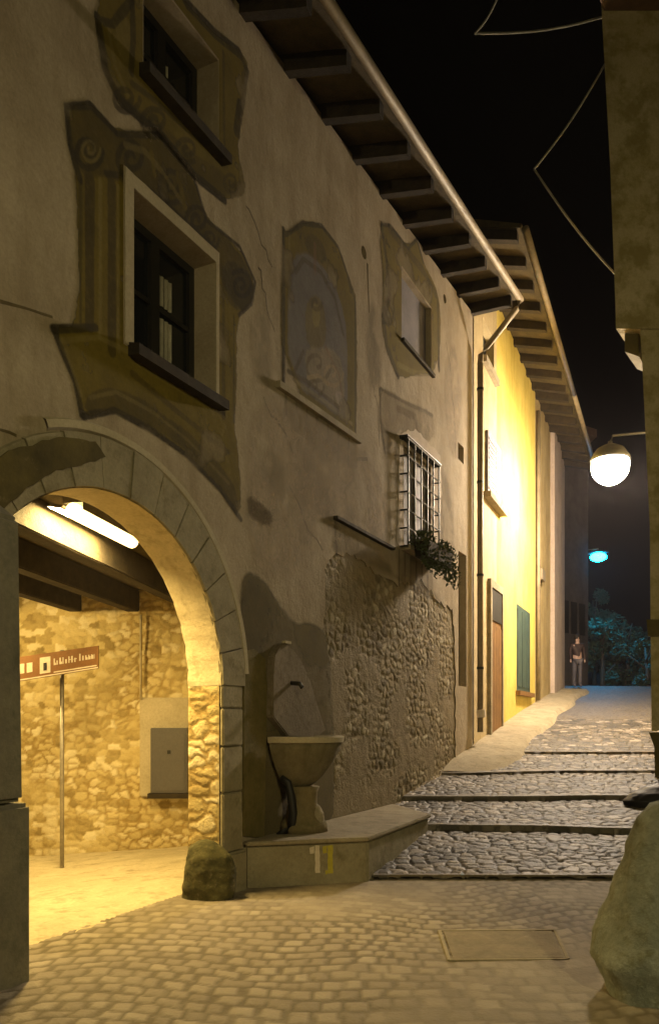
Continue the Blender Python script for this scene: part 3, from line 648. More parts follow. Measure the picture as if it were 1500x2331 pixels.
# small blind window 3: grey blind, dark slit where it stands ajar
bm = bmesh.new(); box(bm, (-.12, W3[0]+.22, W3[2]), (-.085, W3[1], W3[3])); wd3 = build('window', bm, M['shutter'], H, label='small window closed by a grey board shutter')
bm = bmesh.new(); box(bm, (-.14, W3[0], W3[2]), (-.125, W3[0]+.22, W3[3])); build('gap', bm, M['black'], wd3)
bm = bmesh.new(); box(bm, (-.09, W3[0]-.03, W3[2]-.05), (.05, W3[1]+.05, W3[2]+.0)); build('sill', bm, M['wood_dark'], wd3)
# window behind a projecting iron grille
y0, y1, z0, z1 = W4; ym = (y0+y1)/2; bm = bmesh.new()
for a, b in (((y0, z0), (y0+.06, z1)), ((y1-.06, z0), (y1, z1)), ((y0+.06, z1-.06), (y1-.06, z1)), ((y0+.06, z0), (y1-.06, z0+.06)), ((ym-.035, z0+.06), (ym+.035, z1-.06))):
    box(bm, (-.09, a[0], a[1]), (-.03, b[0], b[1]))
wd4 = build('window', bm, M['louvre'], H, label='window with a projecting iron grille above a flower box')
for ya, yb in ((y0+.06, ym-.035), (ym+.035, y1-.06)):
    bm = bmesh.new(); box(bm, (-.075, ya+.001, z0+.061), (-.06, yb-.001, z1-.061)); build('pane', bm, M['shutter'], wd4)
bm = bmesh.new(); frame_plate(bm, ragged([(y0-.25, z0-.02), (y1+.16, z0-.02), (y1+.34, z0+.35), (y1+.50, z1-.25), (y1+.44, z1+.30), (y0+.45, z1+.38), (y0-.12, z1+.10)], .1, .03), rect((y0, y1, z0, z1)), 0, .005); build('window_margin', bm, plaster('pale_patched_plaster', (.46, .39, .31), (.58, .50, .42), sc=5, bump=.4), wd4)
bm = bmesh.new(); G = .10; ga, gb = y0-.08, y1+.08; gz0, gz1 = z0-.02, z1+.05
for k in range(6):
    y = ga+(gb-ga)*k/5; tube(bm, [(.0, y, gz1), (G, y, gz1), (G, y, gz0), (.0, y, gz0)], .013, 6)
for k in range(7):
    z = gz0+(gz1-gz0)*k/6; tube(bm, [(.0, ga-.05, z), (G, ga-.05, z), (G, gb+.05, z), (0, gb+.05, z)], .013, 6)
bar(bm, (G/2, ga-.07, gz1+.02), (G/2, gb+.07, gz1+.02), G+.04, .02)
build('grille', bm, M['iron'], wd4)
bm = bmesh.new(); box(bm, (-.06, y0-.1, z0-.06), (.14, y1+.1, z0-.0005)); build('sill', bm, M['slab'], wd4)
# tall recess by the drainpipe
bm = bmesh.new(); box(bm, (-.17, W5[0], W5[2]), (-.12, W5[1], W5[3])); build('recess_panel', bm, M['damp'], H)

# eaves
YS0, YS1 = -6.0, 7.42
bm = bmesh.new(); n = 24; pr = None
for k in range(n+1):
    y = YS0+(YS1-YS0)*k/n
    ring = [bm.verts.new((-.2, y, zw(y)+.14)), bm.verts.new((.72, y, zgut(y)+.16)), bm.verts.new((.74, y, zgut(y)+.22)), bm.verts.new((-5.5, y, zw(y)+2.1))]
    if pr:
        for q in range(3): bm.faces.new((pr[q], pr[q+1], ring[q+1], ring[q]))
    else: bm.faces.new(ring)
    pr = ring
bm.faces.new(pr[::-1]); build('roof', bm, M['wood_soffit'], H)
ry = 7.22
while ry > -5.8:
    bm = bmesh.new(); hexa(bm, [(-.1, ry-.055, zw(ry)-.05), (.68, ry-.052, zgut(ry)+.0), (.68, ry+.052, zgut(ry)+.0), (-.1, ry+.055, zw(ry)-.05), (-.1, ry-.055, zw(ry)+.135), (.68, ry-.052, zgut(ry)+.155), (.68, ry+.052, zgut(ry)+.155), (-.1, ry+.055, zw(ry)+.135)])
    build('rafter', bm, M['wood_dark'], H); ry -= .80
bm = bmesh.new(); tube(bm, [(.80, YS0, zgut(YS0)+.12), (.80, YS1-.05, zgut(YS1)+.12)], .052, 14); gut = build('gutter', bm, M['copper'], H, smooth=True)
bm = bmesh.new(); q0 = Vector((.80, 7.30, zgut(7.3)+.02)); zt = zgut(7.3)-.62
tube(bm, [q0+Vector((0, 0, .06)), q0+Vector((-.05, 0, -.06)), (.22, 7.33, zt+.06), (.12, 7.34, zt-.05), (.11, 7.34, zt-.2)], .05, 12)
tube(bm, [(.11, 7.34, zt-.18), (.11, 7.34, 4.0), (.11, 7.34, 1.30)], .052, 12)
dp = build('drainpipe', bm, M['copper'], H, smooth=True)
for z in (7.2, 5.6, 4.0, 2.4):
    bm = bmesh.new(); tube(bm, [(.11, 7.34, z-.02), (.11, 7.34, z+.02)], .062, 12); build('pipe_clamp', bm, M['iron'], dp)
bm = bmesh.new(); tube(bm, [(.14, 7.335, 1.55), (.12, 7.34, 1.68)], .075, 10); build('pipe_socket', bm, M['white'], dp)

# the vaulted passage behind the arch
DB = 10.3
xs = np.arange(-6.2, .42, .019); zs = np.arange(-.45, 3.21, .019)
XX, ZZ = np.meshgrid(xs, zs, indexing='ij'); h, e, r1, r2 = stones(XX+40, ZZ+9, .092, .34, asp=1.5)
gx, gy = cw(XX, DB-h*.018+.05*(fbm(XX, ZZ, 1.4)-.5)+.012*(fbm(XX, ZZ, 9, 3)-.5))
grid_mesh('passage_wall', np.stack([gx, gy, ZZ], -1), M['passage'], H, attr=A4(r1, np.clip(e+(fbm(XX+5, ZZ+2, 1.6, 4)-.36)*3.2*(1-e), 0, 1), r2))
bm = bmesh.new(); q = [(-9, -7.5), (-TA, -7.5), (-TA, 5), (-9, 5)]
v = [bm.verts.new((a, b, 3.2)) for a, b in q]; bm.faces.new(v); v = [bm.verts.new((a, b, 3.34)) for a, b in q]; bm.faces.new(v); build('passage_ceiling', bm, M['wood_soffit'], H)
bm = bmesh.new(); box(bm, (-9, -4.2, -.5), (-TA, -4.0, 3.2)); build('passage_wall', bm, M['beige'], H, label='plain side wall of the passage')
bm = bmesh.new(); a = cw(-6.2, DB); box(bm, (a[0]-.2, -4.0, -.5), (a[0], a[1]+.1, 3.2)); build('passage_wall', bm, M['beige'], H, label='plain end wall of the passage')
for xe in (-5.0, -4.15, -3.3, -2.55, -1.72, -.95):
    k0 = OX+CS*xe-SN*DB; sl = CS*.133-SN
    dst = DB+(-.40-k0)/sl; dst = max(3.6, dst)
    pa = cw(xe+.133*(dst-DB), dst); pb = cw(xe, DB)
    if dst > DB-.3: continue
    bm = bmesh.new(); bar(bm, (pa[0], pa[1], 3.055), (pb[0], pb[1], 3.055), .17, .28); build('ceiling_beam', bm, M['wood_dark'], H, bevel=.012)
# floor
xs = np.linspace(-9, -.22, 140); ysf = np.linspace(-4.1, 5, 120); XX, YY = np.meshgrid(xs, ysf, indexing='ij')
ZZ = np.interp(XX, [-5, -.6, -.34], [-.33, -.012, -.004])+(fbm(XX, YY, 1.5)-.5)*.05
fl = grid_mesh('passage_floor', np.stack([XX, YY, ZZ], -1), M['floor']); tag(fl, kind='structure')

# ------------------------------------------------------------------ yellow house and the far house
def facade(parent, name, t0, t1, ztop, mt, holes=()):
    bm = bmesh.new(); out = [(t0, -.4), (t1, -.4), (t1, ztop), (t0, ztop)]
    lps = [out]+[rect(h_) for h_ in holes]; allp = [p for l in lps for p in l]
    vv = [bm.verts.new(yw(a, 0, b)) for a, b in allp]
    for t in tessellate_polygon([[Vector((a, b, 0)) for a, b in l] for l in lps]): bm.faces.new([vv[i] for i in t])
    for h_ in holes:
        l = rect(h_); n = 4; a = [bm.verts.new(yw(p[0], 0, p[1])) for p in l]; b = [bm.verts.new(yw(p[0], -.2, p[1])) for p in l]
        for i in range(n): bm.faces.new((a[i], a[(i+1) % n], b[(i+1) % n], b[i]))
    return build(name, bm, M[mt], parent)
def ybox(bm, t0, t1, o0, o1, z0, z1):
    hexa(bm, [yw(t0, o0, z0), yw(t1, o0, z0), yw(t1, o1, z0), yw(t0, o1, z0), yw(t0, o0, z1), yw(t1, o0, z1), yw(t1, o1, z1), yw(t0, o1, z1)])
def yrect(a, b, c, d):   # left px, right px, top py, bottom py at the middle
    m = (a+b)/2
    return (yp(a, 0)[0], yp(b, 0)[0], yp(m, d)[1], yp(m, c)[1])
Yh = thing('yellow_house', 'yellow ochre house lit up by the street lamp, brown door and dark green shutter', 'house', tuple(yw(0, 0, 0)))
TB = yp(1130, 0)[0]; TE = yp(1217, 0)[0]
hA = yrect(1099, 1124, 748, 838); hB = yrect(1104, 1133, 1002, 1140); hD = yrect(1112, 1136, 1345, 1622); hG = yrect(1175, 1206, 1385, 1575)
facade(Yh, 'wall', .04, TB, 9.75, 'beige', [(hA[0], min(hA[1], TB-.05), hA[2], hA[3])])
hD2 = hD
facade(Yh, 'wall', TB, TE, 9.75, 'yellow', [hG])
bm = bmesh.new(); ybox(bm, hA[0], hA[1], -.2, -.15, hA[2], hA[3]); build('window', bm, M['frame_black'], Yh)
bm = bmesh.new(); ybox(bm, hA[0]-.1, hA[1]+.1, 0.001, .09, hA[2]-.12, hA[2]); build('sill', bm, M['slab'], Yh)
bm = bmesh.new(); ybox(bm, hB[0], (hB[0]+hB[1])/2-.01, .005, .055, hB[2], hB[3]); ybox(bm, (hB[0]+hB[1])/2+.01, hB[1], .005, .055, hB[2], hB[3])
z = hB[2]+.1
while z < hB[3]-.08:
    ybox(bm, hB[0]+.07, (hB[0]+hB[1])/2-.08, .055, .067, z, z+.05); ybox(bm, (hB[0]+hB[1])/2+.08, hB[1]-.07, .055, .067, z, z+.05); z += .09
wB = build('window', bm, M['shutter'], Yh, label='window with closed pale grey shutters')
bm = bmesh.new(); ybox(bm, hB[0]-.15, hB[1]+.25, .001, .14, hB[2]-.11, hB[2]-.005); build('sill', bm, M['slab'], wB)
bm = bmesh.new(); ybox(bm, hD[0]-.12, hD[0], .002, .07, 1.0, hD[3]+.14); ybox(bm, hD[1], hD[1]+.12, .002, .07, 1.0, hD[3]+.14); ybox(bm, hD[0], hD[1], .002, .07, hD[3], hD[3]+.14)
dr = build('door', bm, M['slab'], Yh, label='brown wooden door in a stone frame')
bm = bmesh.new(); ybox(bm, hD[0], hD[1], .003, .03, 1.0, hD[3])
for k in range(4):
    tt = hD[0]+(hD[1]-hD[0])*(k+.5)/4; ybox(bm, tt-.12, tt+.12, .03, .045, 1.1, hD[3]-.7)
build('leaf', bm, M['wood'], dr)
bm = bmesh.new(); ybox(bm, hD[0]+.02, hD[1]-.02, .031, .05, hD[3]-.6, hD[3]-.02); build('fanlight', bm, M['frame_black'], dr)
bm = bmesh.new(); ybox(bm, hG[0], hG[1], -.05, .0, hG[2], hG[3])
for k in range(3):
    tt = hG[0]+(hG[1]-hG[0])*(k+.5)/3; ybox(bm, tt-.2, tt+.2, .0, .012, hG[2]+.1, hG[3]-.1)
gs = build('window', bm, M['green'], Yh, label='tall dark green closed shutter')
bm = bmesh.new(); ybox(bm, hG[0]-.1, hG[1]+.1, .001, .1, hG[2]-.1, hG[2]-.002); build('sill', bm, M['wood'], gs)
def eaves(parent, t0, t1, ov, zi, zo, step):
    bm = bmesh.new(); pr = None
    for k in range(13):
        t = t0+(t1-t0)*k/12
        ring = [bm.verts.new(yw(t, -.2, zi+.18)), bm.verts.new(yw(t, ov, zo+.16)), bm.verts.new(yw(t, ov+.02, zo+.22)), bm.verts.new(yw(t, -5, zi+2))]
        if pr:
            for q in range(3): bm.faces.new((pr[q], pr[q+1], ring[q+1], ring[q]))
        else: bm.faces.new(ring)
        pr = ring
    bm.faces.new(pr[::-1]); build('roof', bm, M['wood_soffit'], parent)
    t = t0+.12
    while t < t1:
        bm = bmesh.new(); hexa(bm, [yw(t-.07, -.1, zi-.02), yw(t-.07, ov-.06, zo), yw(t+.07, ov-.06, zo), yw(t+.07, -.1, zi-.02), yw(t-.07, -.1, zi+.175), yw(t-.07, ov-.06, zo+.155), yw(t+.07, ov-.06, zo+.155), yw(t+.07, -.1, zi+.175)])
        build('rafter', bm, M['wood_dark'], parent); t += step
    bm = bmesh.new(); tube(bm, [yw(t0, ov+.08, zo+.12), yw(t1, ov+.08, zo+.12)], .06, 12); build('gutter', bm, M['copper'], parent, smooth=True)
eaves(Yh, -.35, TE, .86, 9.68, 9.42, .82)
v_ = bmesh.new(); ybox(v_, .04, TE, -5, -.22, -.4, 9.7); build('house_body', v_, M['beige'], Yh)
Fh = thing('terraced_house', 'narrow dull ochre house with a pinkish corner pilaster beyond the yellow house', 'house', tuple(yw(TE, 0, 0)))
TP = yp(1252, 0)[0]; TQ = yp(1283, 0)[0]
facade(Fh, 'wall', TE, TP, 9.75, 'ochre')
bm = bmesh.new(); ybox(bm, TP, TP+1.6, -.1, .12, -.4, 9.7); build('pilaster', bm, M['pink'], Fh)
bm = bmesh.new(); ybox(bm, TP+1.6, TQ, -.3, .02, -.4, 9.75); build('wall', bm, M['pink'], Fh)
bm = bmesh.new(); ybox(bm, TE+.02, TQ, -5, -.35, -.4, 9.7); build('house_body', bm, M['ochre'], Fh)
eaves(Fh, TE+.01, TQ+.2, .86, 9.68, 9.42, .82)
t_, z_ = yp(1227, 1312); bm = bmesh.new(); ybox(bm, t_-.25, t_+.25, .001, .12, z_-.12, z_+.16); build('letter_box', bm, M['copper'], Fh)
bm = bmesh.new(); tube(bm, [yw(TE+.1, .07, 2.0), yw(TE+.1, .07, 9.3)], .05, 10); build('drainpipe', bm, M['copper'], Fh, smooth=True)

# ------------------------------------------------------------------ right-hand house
DR = 11.8
Rh = thing('corner_house', 'tall blotchy plastered corner house with overhanging upper storey on the right', 'house', tuple(at(1480, 1775, DR)))
def prism(bm, loop, d0, dvec):
    lp = [at(a, b, d0) for a, b in loop]
    a = [bm.verts.new(p) for p in lp]; b = [bm.verts.new(p+Vector(dvec)) for p in lp]; n = len(lp)
    bm.faces.new(a); bm.faces.new(b[::-1])
    for i in range(n): bm.faces.new((a[i], a[(i+1) % n], b[(i+1) % n], b[i]))
dv = (cw(4.2, 6)[0]-OX, cw(4.2, 6)[1]-OY, 0)
bm = bmesh.new(); prism(bm, [(1364, -60), (1388, 380), (1400, 700), (1401, 748), (2300, 748), (2300, -60)], DR, dv); build('upper_storey', bm, M['right'], Rh)
bm = bmesh.new(); prism(bm, [(1456, 750), (1461, 830), (1478, 1200), (1480, 1480), (1482, 1664), (2300, 1664), (2300, 750)], DR+.001, dv); build('wall', bm, M['right'], Rh)
bm = bmesh.new(); prism(bm, [(1476, 1667), (1488, 1700), (1492, 1860), (2300, 1860), (2300, 1667)], DR+.05, dv); build('wall_base', bm, M['mossy'], Rh)
bm = bmesh.new(); prism(bm, [(1421, 750), (1421, 800), (1453, 812), (1453, 750)], DR+.15, (dv[0]*.1, dv[1]*.1, 0)); build('bracket', bm, M['mossy'], Rh)
bm = bmesh.new(); prism(bm, [(1470, 1410), (1474, 1448), (1560, 1448), (1560, 1410)], DR-.05, (dv[0]*.03, dv[1]*.03, 0)); build('band', bm, M['mossy'], Rh)
bm = bmesh.new(); prism(bm, [(1340, -62), (1340, -90), (2300, -90), (2300, -62)], DR-.6, dv); build('roof', bm, M['tile'], Rh)

# ------------------------------------------------------------------ fountain, plinth, stones
def poly_prism(bm, loop, z0, z1):
    a = [bm.verts.new((x, y, z0)) for x, y in loop]; b = [bm.verts.new((x, y, z1)) for x, y in loop]; n = len(loop)
    bm.faces.new(a[::-1]); bm.faces.new(b)
    for i in range(n): bm.faces.new((a[i], a[(i+1) % n], b[(i+1) % n], b[i]))
p0 = at(556, 2030, 7.1); p1 = at(838, 2010, 7.38); p2 = at(975, 1890, 9.15)
Pl = thing('stone_plinth', 'low grey stone plinth under the wall fountain, marked with a white and a yellow 1', 'plinth', (p0.x, p0.y, 0))
bm = bmesh.new(); poly_prism(bm, [(.004, p0.y), (p0.x+.02, p0.y-.01), (p1.x, p1.y), (p2.x, p2.y), (.004, p2.y+.9)], -.2, .375); build('block', bm, M['stone'], Pl, bevel=.02)
bm = bmesh.new(); poly_prism(bm, [(.004, p0.y-.0), (p0.x+.05, p0.y-.035), (p1.x+.02, p1.y-.03), (p2.x+.03, p2.y), (.004, p2.y+.9)], .378, .415); build('coping', bm, M['slab'], Pl, bevel=.01)
fv = Vector((p1.x-p0.x-.02, p1.y-p0.y+.01, 0)); fl_ = fv.length; fv.normalize(); fn = Vector((fv.y, -fv.x, 0))
def mark(strokes, mt, name):
    bm = bmesh.new()
    for (a, b, wd) in strokes:
        base = Vector((p0.x+.02, p0.y-.01, 0))+fn*.0035
        bar(bm, base+fv*a[0]+Vector((0, 0, a[1])), base+fv*b[0]+Vector((0, 0, b[1])), .005, wd, up=fn.cross(fv) if False else fn.cross(Vector(b+(0,))-Vector(a+(0,))) if False else (0, 0, 1))
    build(name, bm, M[mt], Pl)
def mark2(polys, mt):
    bm = bmesh.new(); base = Vector((p0.x+.02, p0.y-.01, 0))
    for lp in polys:
        lp = ragged(lp, .03, .003)
        P3 = [base+fv*a+Vector((0, 0, b)) for a, b in lp]
        a = [bm.verts.new(p+fn*.004) for p in P3]; b = [bm.verts.new(p-fn*.01) for p in P3]; n = len(lp)
        for t in tessellate_polygon([[Vector((q[0], q[1], 0)) for q in lp]]): bm.faces.new([a[i] for i in t])
        for i in range(n): bm.faces.new((a[i], a[(i+1) % n], b[(i+1) % n], b[i]))
    build('painted_mark', bm, M[mt], Pl)
u1 = (718-556)/(838-556)*fl_; u2 = (748-556)/(838-556)*fl_
mark2([[(u1-.022, .355), (u1+.022, .355), (u1+.026, .10), (u1-.018, .10)], [(u1-.075, .335), (u1-.028, .348), (u1-.028, .285), (u1-.068, .28)]], 'paint_white')
mark2([[(u2-.026, .35), (u2+.024, .355), (u2+.026, .09), (u2-.020, .09)], [(u2-.07, .34), (u2-.032, .345), (u2-.032, .28), (u2-.07, .28)], [(u2-.045, .118), (u2-.024, .118), (u2-.024, .085), (u2-.045, .085)]], 'paint_yellow')

fy, fz = wp(690, 1675)
fy = wp(668, 1675)[0]-.10
Fo = thing('wall_fountain', 'old stone wall fountain with a wide shallow basin on a curved mossy pedestal', 'fountain', (.0, fy, .415))
bm = bmesh.new(); prof = [(.12, -.50), (.20, -.46), (.28, -.39), (.35, -.30), (.41, -.20), (.455, -.11), (.47, -.05)]
lathe(bm, prof, (.06, fy, 1.335), 28, -math.pi/2, math.pi/2); M['basin'] = plaster('stained_basin_stone', (.135, .112, .06), (.215, .18, .105), sc=4, bump=.5, stain=(.075, .07, .025), streak=1, st_lo=.48); bs = build('basin', bm, M['basin'], Fo, smooth=True)
bm = bmesh.new(); lathe(bm, [(.47, -.05), (.495, -.045), (.50, .0), (.495, .012), (.42, .012), (.38, -.05), (.0, -.06)], (.06, fy, 1.335), 28, -math.pi/2, math.pi/2); build('rim', bm, M['trim'], bs, smooth=False)
bm = bmesh.new(); lathe(bm, [(.24, .0), (.23, .08), (.17, .16), (.14, .28), (.145, .38), (.17, .44)], (.17, fy-.02, .415), 20, wob=.05); build('pedestal', bm, M['damp'], Fo, smooth=True)
# overflow pipe curving down in front of the pedestal
bm = bmesh.new(); pts = [at(a, b, 7.55) for a, b in ((640, 1768), (655, 1782), (664, 1815), (667, 1850), (664, 1875), (650, 1893), (632, 1902))]
tube(bm, pts, [.025, .038, .042, .042, .04, .035, .03], 10); build('overflow_pipe', bm, M['black'], Fo, smooth=True)
# back panel with pointed top, spout
pb = PX([(606, 1675), (606, 1500), (620, 1470), (634, 1462), (665, 1490), (690, 1540), (708, 1600), (735, 1682)])
bm = bmesh.new(); plate(bm, smooth_loop(pb, 1), .0, .075); build('back_panel', bm, plaster('fountain_panel', (.14, .112, .07), (.205, .165, .115), sc=6, bump=.5, stain=(.10, .08, .035)), Fo, bevel=.012)
bm = bmesh.new(); tube(bm, [(.07, hole3[0], hole3[1]), (.17, hole3[0], hole3[1]-.01), (.2, hole3[0], hole3[1]-.05)], .022, 10); build('spout', bm, M['iron'], Fo, smooth=True)
bm = bmesh.new(); a = wp(636, 1465); box(bm, (.06, a[0]-.05, a[1]-.005), (.1, a[0]+.06, a[1]+.02)); build('cap', bm, M['trim'], Fo)
# dark mossy strip of pilaster between arch pier and fountain
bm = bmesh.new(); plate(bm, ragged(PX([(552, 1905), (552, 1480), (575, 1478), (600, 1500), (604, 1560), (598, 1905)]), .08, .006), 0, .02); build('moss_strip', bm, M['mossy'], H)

def rock(name, label, cat, rings, mt, c, seed, sq=(1, 1), amp=.05):
    rnd = random.Random(seed); bm = bmesh.new(); n = 72; pr = None; first = None
    ph = [rnd.uniform(0, 6.28) for _ in range(6)]
    for z, r, ox in rings:
        ring = []
        for k in range(n):
            a = 2*math.pi*k/n
            pv = Vector((math.cos(a)*r+seed, math.sin(a)*r, z))
            q = r*(1+amp*(math.sin(2*a+ph[0]+z*2)+.7*math.sin(3*a+ph[1]-z*3)))
            cd, _p = noise.voronoi(pv*5.5); q += .030*(noise.fractal(pv*3, .9, 2.1, 5))+.010*(cd[1]-cd[0]-.35)*min(1, r/.2)
            dx = ox+q*math.cos(a)*sq[0]; dy = q*math.sin(a)*sq[1]
            X, Y = CS*dx-SN*dy, SN*dx+CS*dy
            ring.append(bm.verts.new((c[0]+X, c[1]+Y, c[2]+z)))
        if pr:
            for k in range(n): bm.faces.new((pr[k], pr[(k+1) % n], ring[(k+1) % n], ring[k]))
        pr = ring
    bm.faces.new(pr)
    for f in bm.faces: f.smooth = True
    o = build(name, bm, M[mt]); o.data.transform(Matrix.Translation(-Vector(c))); o.location = c
    return tag(o, label, cat)
def dense(r0):   # refine a coarse profile
    z = [a[0] for a in r0]; out = []
    for q in np.linspace(z[0], z[-1], 60): out.append((float(q), float(np.interp(q, z, [a[1] for a in r0])), float(np.interp(q, z, [a[2] for a in r0]))))
    return out
gp = at(476, 2030, 6.72)
rock('guard_stone', 'dark moss-covered guard stone standing at the foot of the arch pier', 'stone', dense([(-.05, .19, 0), (.1, .205, 0), (.25, .20, .01), (.36, .175, 0), (.43, .135, -.02), (.475, .08, -.02), (.49, .02, -.02)]), 'moss', (gp.x, gp.y, 0), 3, amp=.085)
bp_ = at(716, 1895, 7.75)
rock('round_stone', 'small rounded pinkish stone lying on the plinth beside the fountain pedestal', 'stone', dense([(-.01, .085, 0), (.08, .10, 0), (.18, .085, .01), (.25, .055, 0), (.29, .01, 0)]), 'slab', (bp_.x, bp_.y, .415), 5)
bo = at(1470, 2262, 4.35)
rock('boulder', 'big greenish grey boulder in the right foreground', 'boulder', dense([(-.1, .32, .03), (.06, .335, .02), (.18, .375, .0), (.42, .345, .02), (.62, .30, .05), (.82, .255, .07), (.95, .22, .09), (1.04, .16, .10), (1.08, .03, .10)]), 'boulder', (bo.x+.08, bo.y+.04, 0), 9, sq=(1.0, .85), amp=.05)
bb = at(1486, 1826, 10.4)
rock('black_mound', 'low black bag lying at the foot of the right corner house, behind the boulder', 'mound', dense([(-.06, .30, 0), (.06, .34, 0), (.16, .28, .04), (.24, .18, .08), (.29, .05, .1)]), 'black', (bb.x, bb.y, float(zg(10.4))+.0), 12, sq=(1.15, .8), amp=.06)  # low black rounded form by the corner house

# small downpipe stub beside the guard stone
bm = bmesh.new(); a = at(439, 1925, 7.3); b = at(439, 1868, 7.3); tube(bm, [(a.x, a.y, a.z-.35), (b.x, b.y, b.z)], .022, 8)
o = build('pipe_stub', bm, M['wood'], smooth=True); tag(o, 'short thin brown pipe standing behind the mossy guard stone', 'pipe')

# ------------------------------------------------------------------ flower box
Fb = thing('flower_box', 'dark window box with trailing green plants under the grilled window', 'flower box', (.14, (W4[0]+W4[1])/2, W4[2]))
y0, y1, z0, z1 = W4
bm = bmesh.new(); hexa(bm, [(.15, y0+.05, z0-.14), (.33, y0+.05, z0-.14), (.33, y1-.05, z0-.14), (.15, y1-.05, z0-.14), (.145, y0+.02, z0+.06), (.36, y0+.02, z0+.06), (.36, y1-.02, z0+.06), (.145, y1-.02, z0+.06)])
build('planter', bm, M['wood_dark'], Fb)
def leaves(bm, c, rad, n, size, flatten=(1, 1, 1), bias=0):
    for _ in range(n):
        while True:
            p = Vector((random.uniform(-1, 1), random.uniform(-1, 1), random.uniform(-1, 1)))
            if p.length < 1: break
        q = Vector(c)+Vector((p.x*rad*flatten[0], p.y*rad*flatten[1], p.z*rad*flatten[2]+bias*p.x))
        a = Vector((random.gauss(0, 1), random.gauss(0, 1), random.gauss(0, 1))).normalized(); b = a.orthogonal().normalized(); s = size*random.uniform(.6, 1.3)
        v = [bm.verts.new(x) for x in (q-a*s, q+b*s*.45, q+a*s, q-b*s*.45)]; bm.faces.new(v)
bm = bmesh.new(); yc = (y0+y1)/2
for k in range(9):
    yy = y0-.12+(y1-y0+.2)*k/8
    leaves(bm, (.27, yy, z0+.06+random.uniform(-.03, .06)), .13, 75, .034)
    leaves(bm, (.36, yy, z0-.14+random.uniform(-.12, .02)), .13, 50, .034, (.6, 1, 1.5))
build('foliage', bm, M['leaf'], Fb)

# ------------------------------------------------------------------ passage furniture
sb = at(142, 1975, 8.95)
Sg = thing('direction_sign', 'brown tourist direction sign with a white pictogram on a thin steel post inside the arch', 'sign', tuple(sb))
bm = bmesh.new(); tube(bm, [(sb.x, sb.y, sb.z-.1), (sb.x, sb.y, at(142, 1480, 8.95).z)], .024, 10); build('post', bm, M['steel'], Sg, smooth=True)
c1 = at(226, 1470, 8.72); c2 = at(226, 1522, 8.72); c3 = at(40, 1552, 8.80); c4 = at(40, 1497, 8.80)
nn = (c3-c2).cross(c1-c2).normalized()
if nn.dot(Vector((OX, OY, EYE))-c1) < 0: nn = -nn
bm = bmesh.new(); hexa(bm, [c2, c3, c3+nn*.02, c2+nn*.02, c1, c4, c4+nn*.02, c1+nn*.02]); pn = build('panel', bm, M['sign_brown'], Sg)
def quad(u0, u1, v0, v1, lift=.0225):   # u along the panel from left to right, v up
    f = lambda u, v: (c3*(1-u)+c2*u)*(1-v)+(c4*(1-u)+c1*u)*v+nn*lift
    return f(u0, v0), f(u1, v0), f(u1, v1), f(u0, v1)
bm = bmesh.new()
def addq(u0, u1, v0, v1):
    q = quad(u0, u1, v0, v1); g = quad(u0, u1, v0, v1, .015); hexa(bm, [*g, *q])
addq(.29, .42, .16, .84); pic = build('pictogram', bm, M['sign_white'], Sg)
bm = bmesh.new(); hexa(bm, [*quad(.335, .375, .28, .6, .0215), *quad(.335, .375, .28, .6, .026)]); build('pictogram_mark', bm, M['black'], pic)
rs = random.Random(4)
for (ua, ub, va, vb) in ((.46, .74, .44, .72), (.77, .955, .46, .76)):   # too small to read: upright strokes of varying width
    u = ua; bm = bmesh.new()
    while u < ub:
        w_ = rs.uniform(.012, .02); hi = vb if rs.random() < .35 else vb-.1
        addq(u, min(u+w_, ub), va, hi)
        if rs.random() < .7: addq(u+w_, min(u+w_+.014, ub), va+(.0 if rs.random() < .5 else .12), va+.09+rs.uniform(0, .08))
        u += w_+.02
    build('lettering', bm, M['sign_white'], Sg)
for ua, ub in ((.02, .1), (.13, .2)):
    bm = bmesh.new(); addq(ua, ub, .3, .7); build('arrow', bm, M['sign_white'], Sg)
bm = bmesh.new(); addq(.0, 1.0, .02, .07); addq(.46, .98, .12, .17); build('border', bm, M['sign_white'], Sg)
# grey cabinet in its pale plaster patch
d_ = DB-.04
cb = at(384, 1808, d_)
Cb = thing('meter_cabinet', 'grey metal meter cabinet fixed to the rubble wall inside the arch', 'cabinet', tuple(cb))
def fbox(bm, a, b, c, e_, d0, d1):   # left px, right px, top py, bottom py, between two distances
    q = [at(a, e_, d0), at(b, e_, d0), at(b, c, d0), at(a, c, d0)]; fwd = Vector((-SN, CS, 0))*(d1-d0)
    hexa(bm, [*q, *[p+fwd for p in q]])
bm = bmesh.new(); fbox(bm, 343, 427, 1657, 1806, d_-.16, d_+.03); build('case', bm, M['cabinet'], Cb, bevel=.008)
bm = bmesh.new(); fbox(bm, 350, 421, 1666, 1800, d_-.168, d_-.155); dd_ = build('door', bm, M['cabinet'], Cb)
bm = bmesh.new(); fbox(bm, 381, 388, 1708, 1716, d_-.178, d_-.166); build('lock', bm, M['black'], dd_)
bm = bmesh.new(); fbox(bm, 336, 430, 1807, 1818, d_-.19, d_+.03); build('base', bm, M['wood_dark'], Cb)
bm = bmesh.new(); fbox(bm, 318, 470, 1588, 1815, d_-.02, d_+.1); build('plaster_patch', bm, M['trim'], H, bevel=.02)
bm = bmesh.new(); tube(bm, [at(321, 1592, d_-.03), at(321, 1400, d_-.03)], .014, 8); o = build('conduit', bm, M['trim'], H, smooth=True)

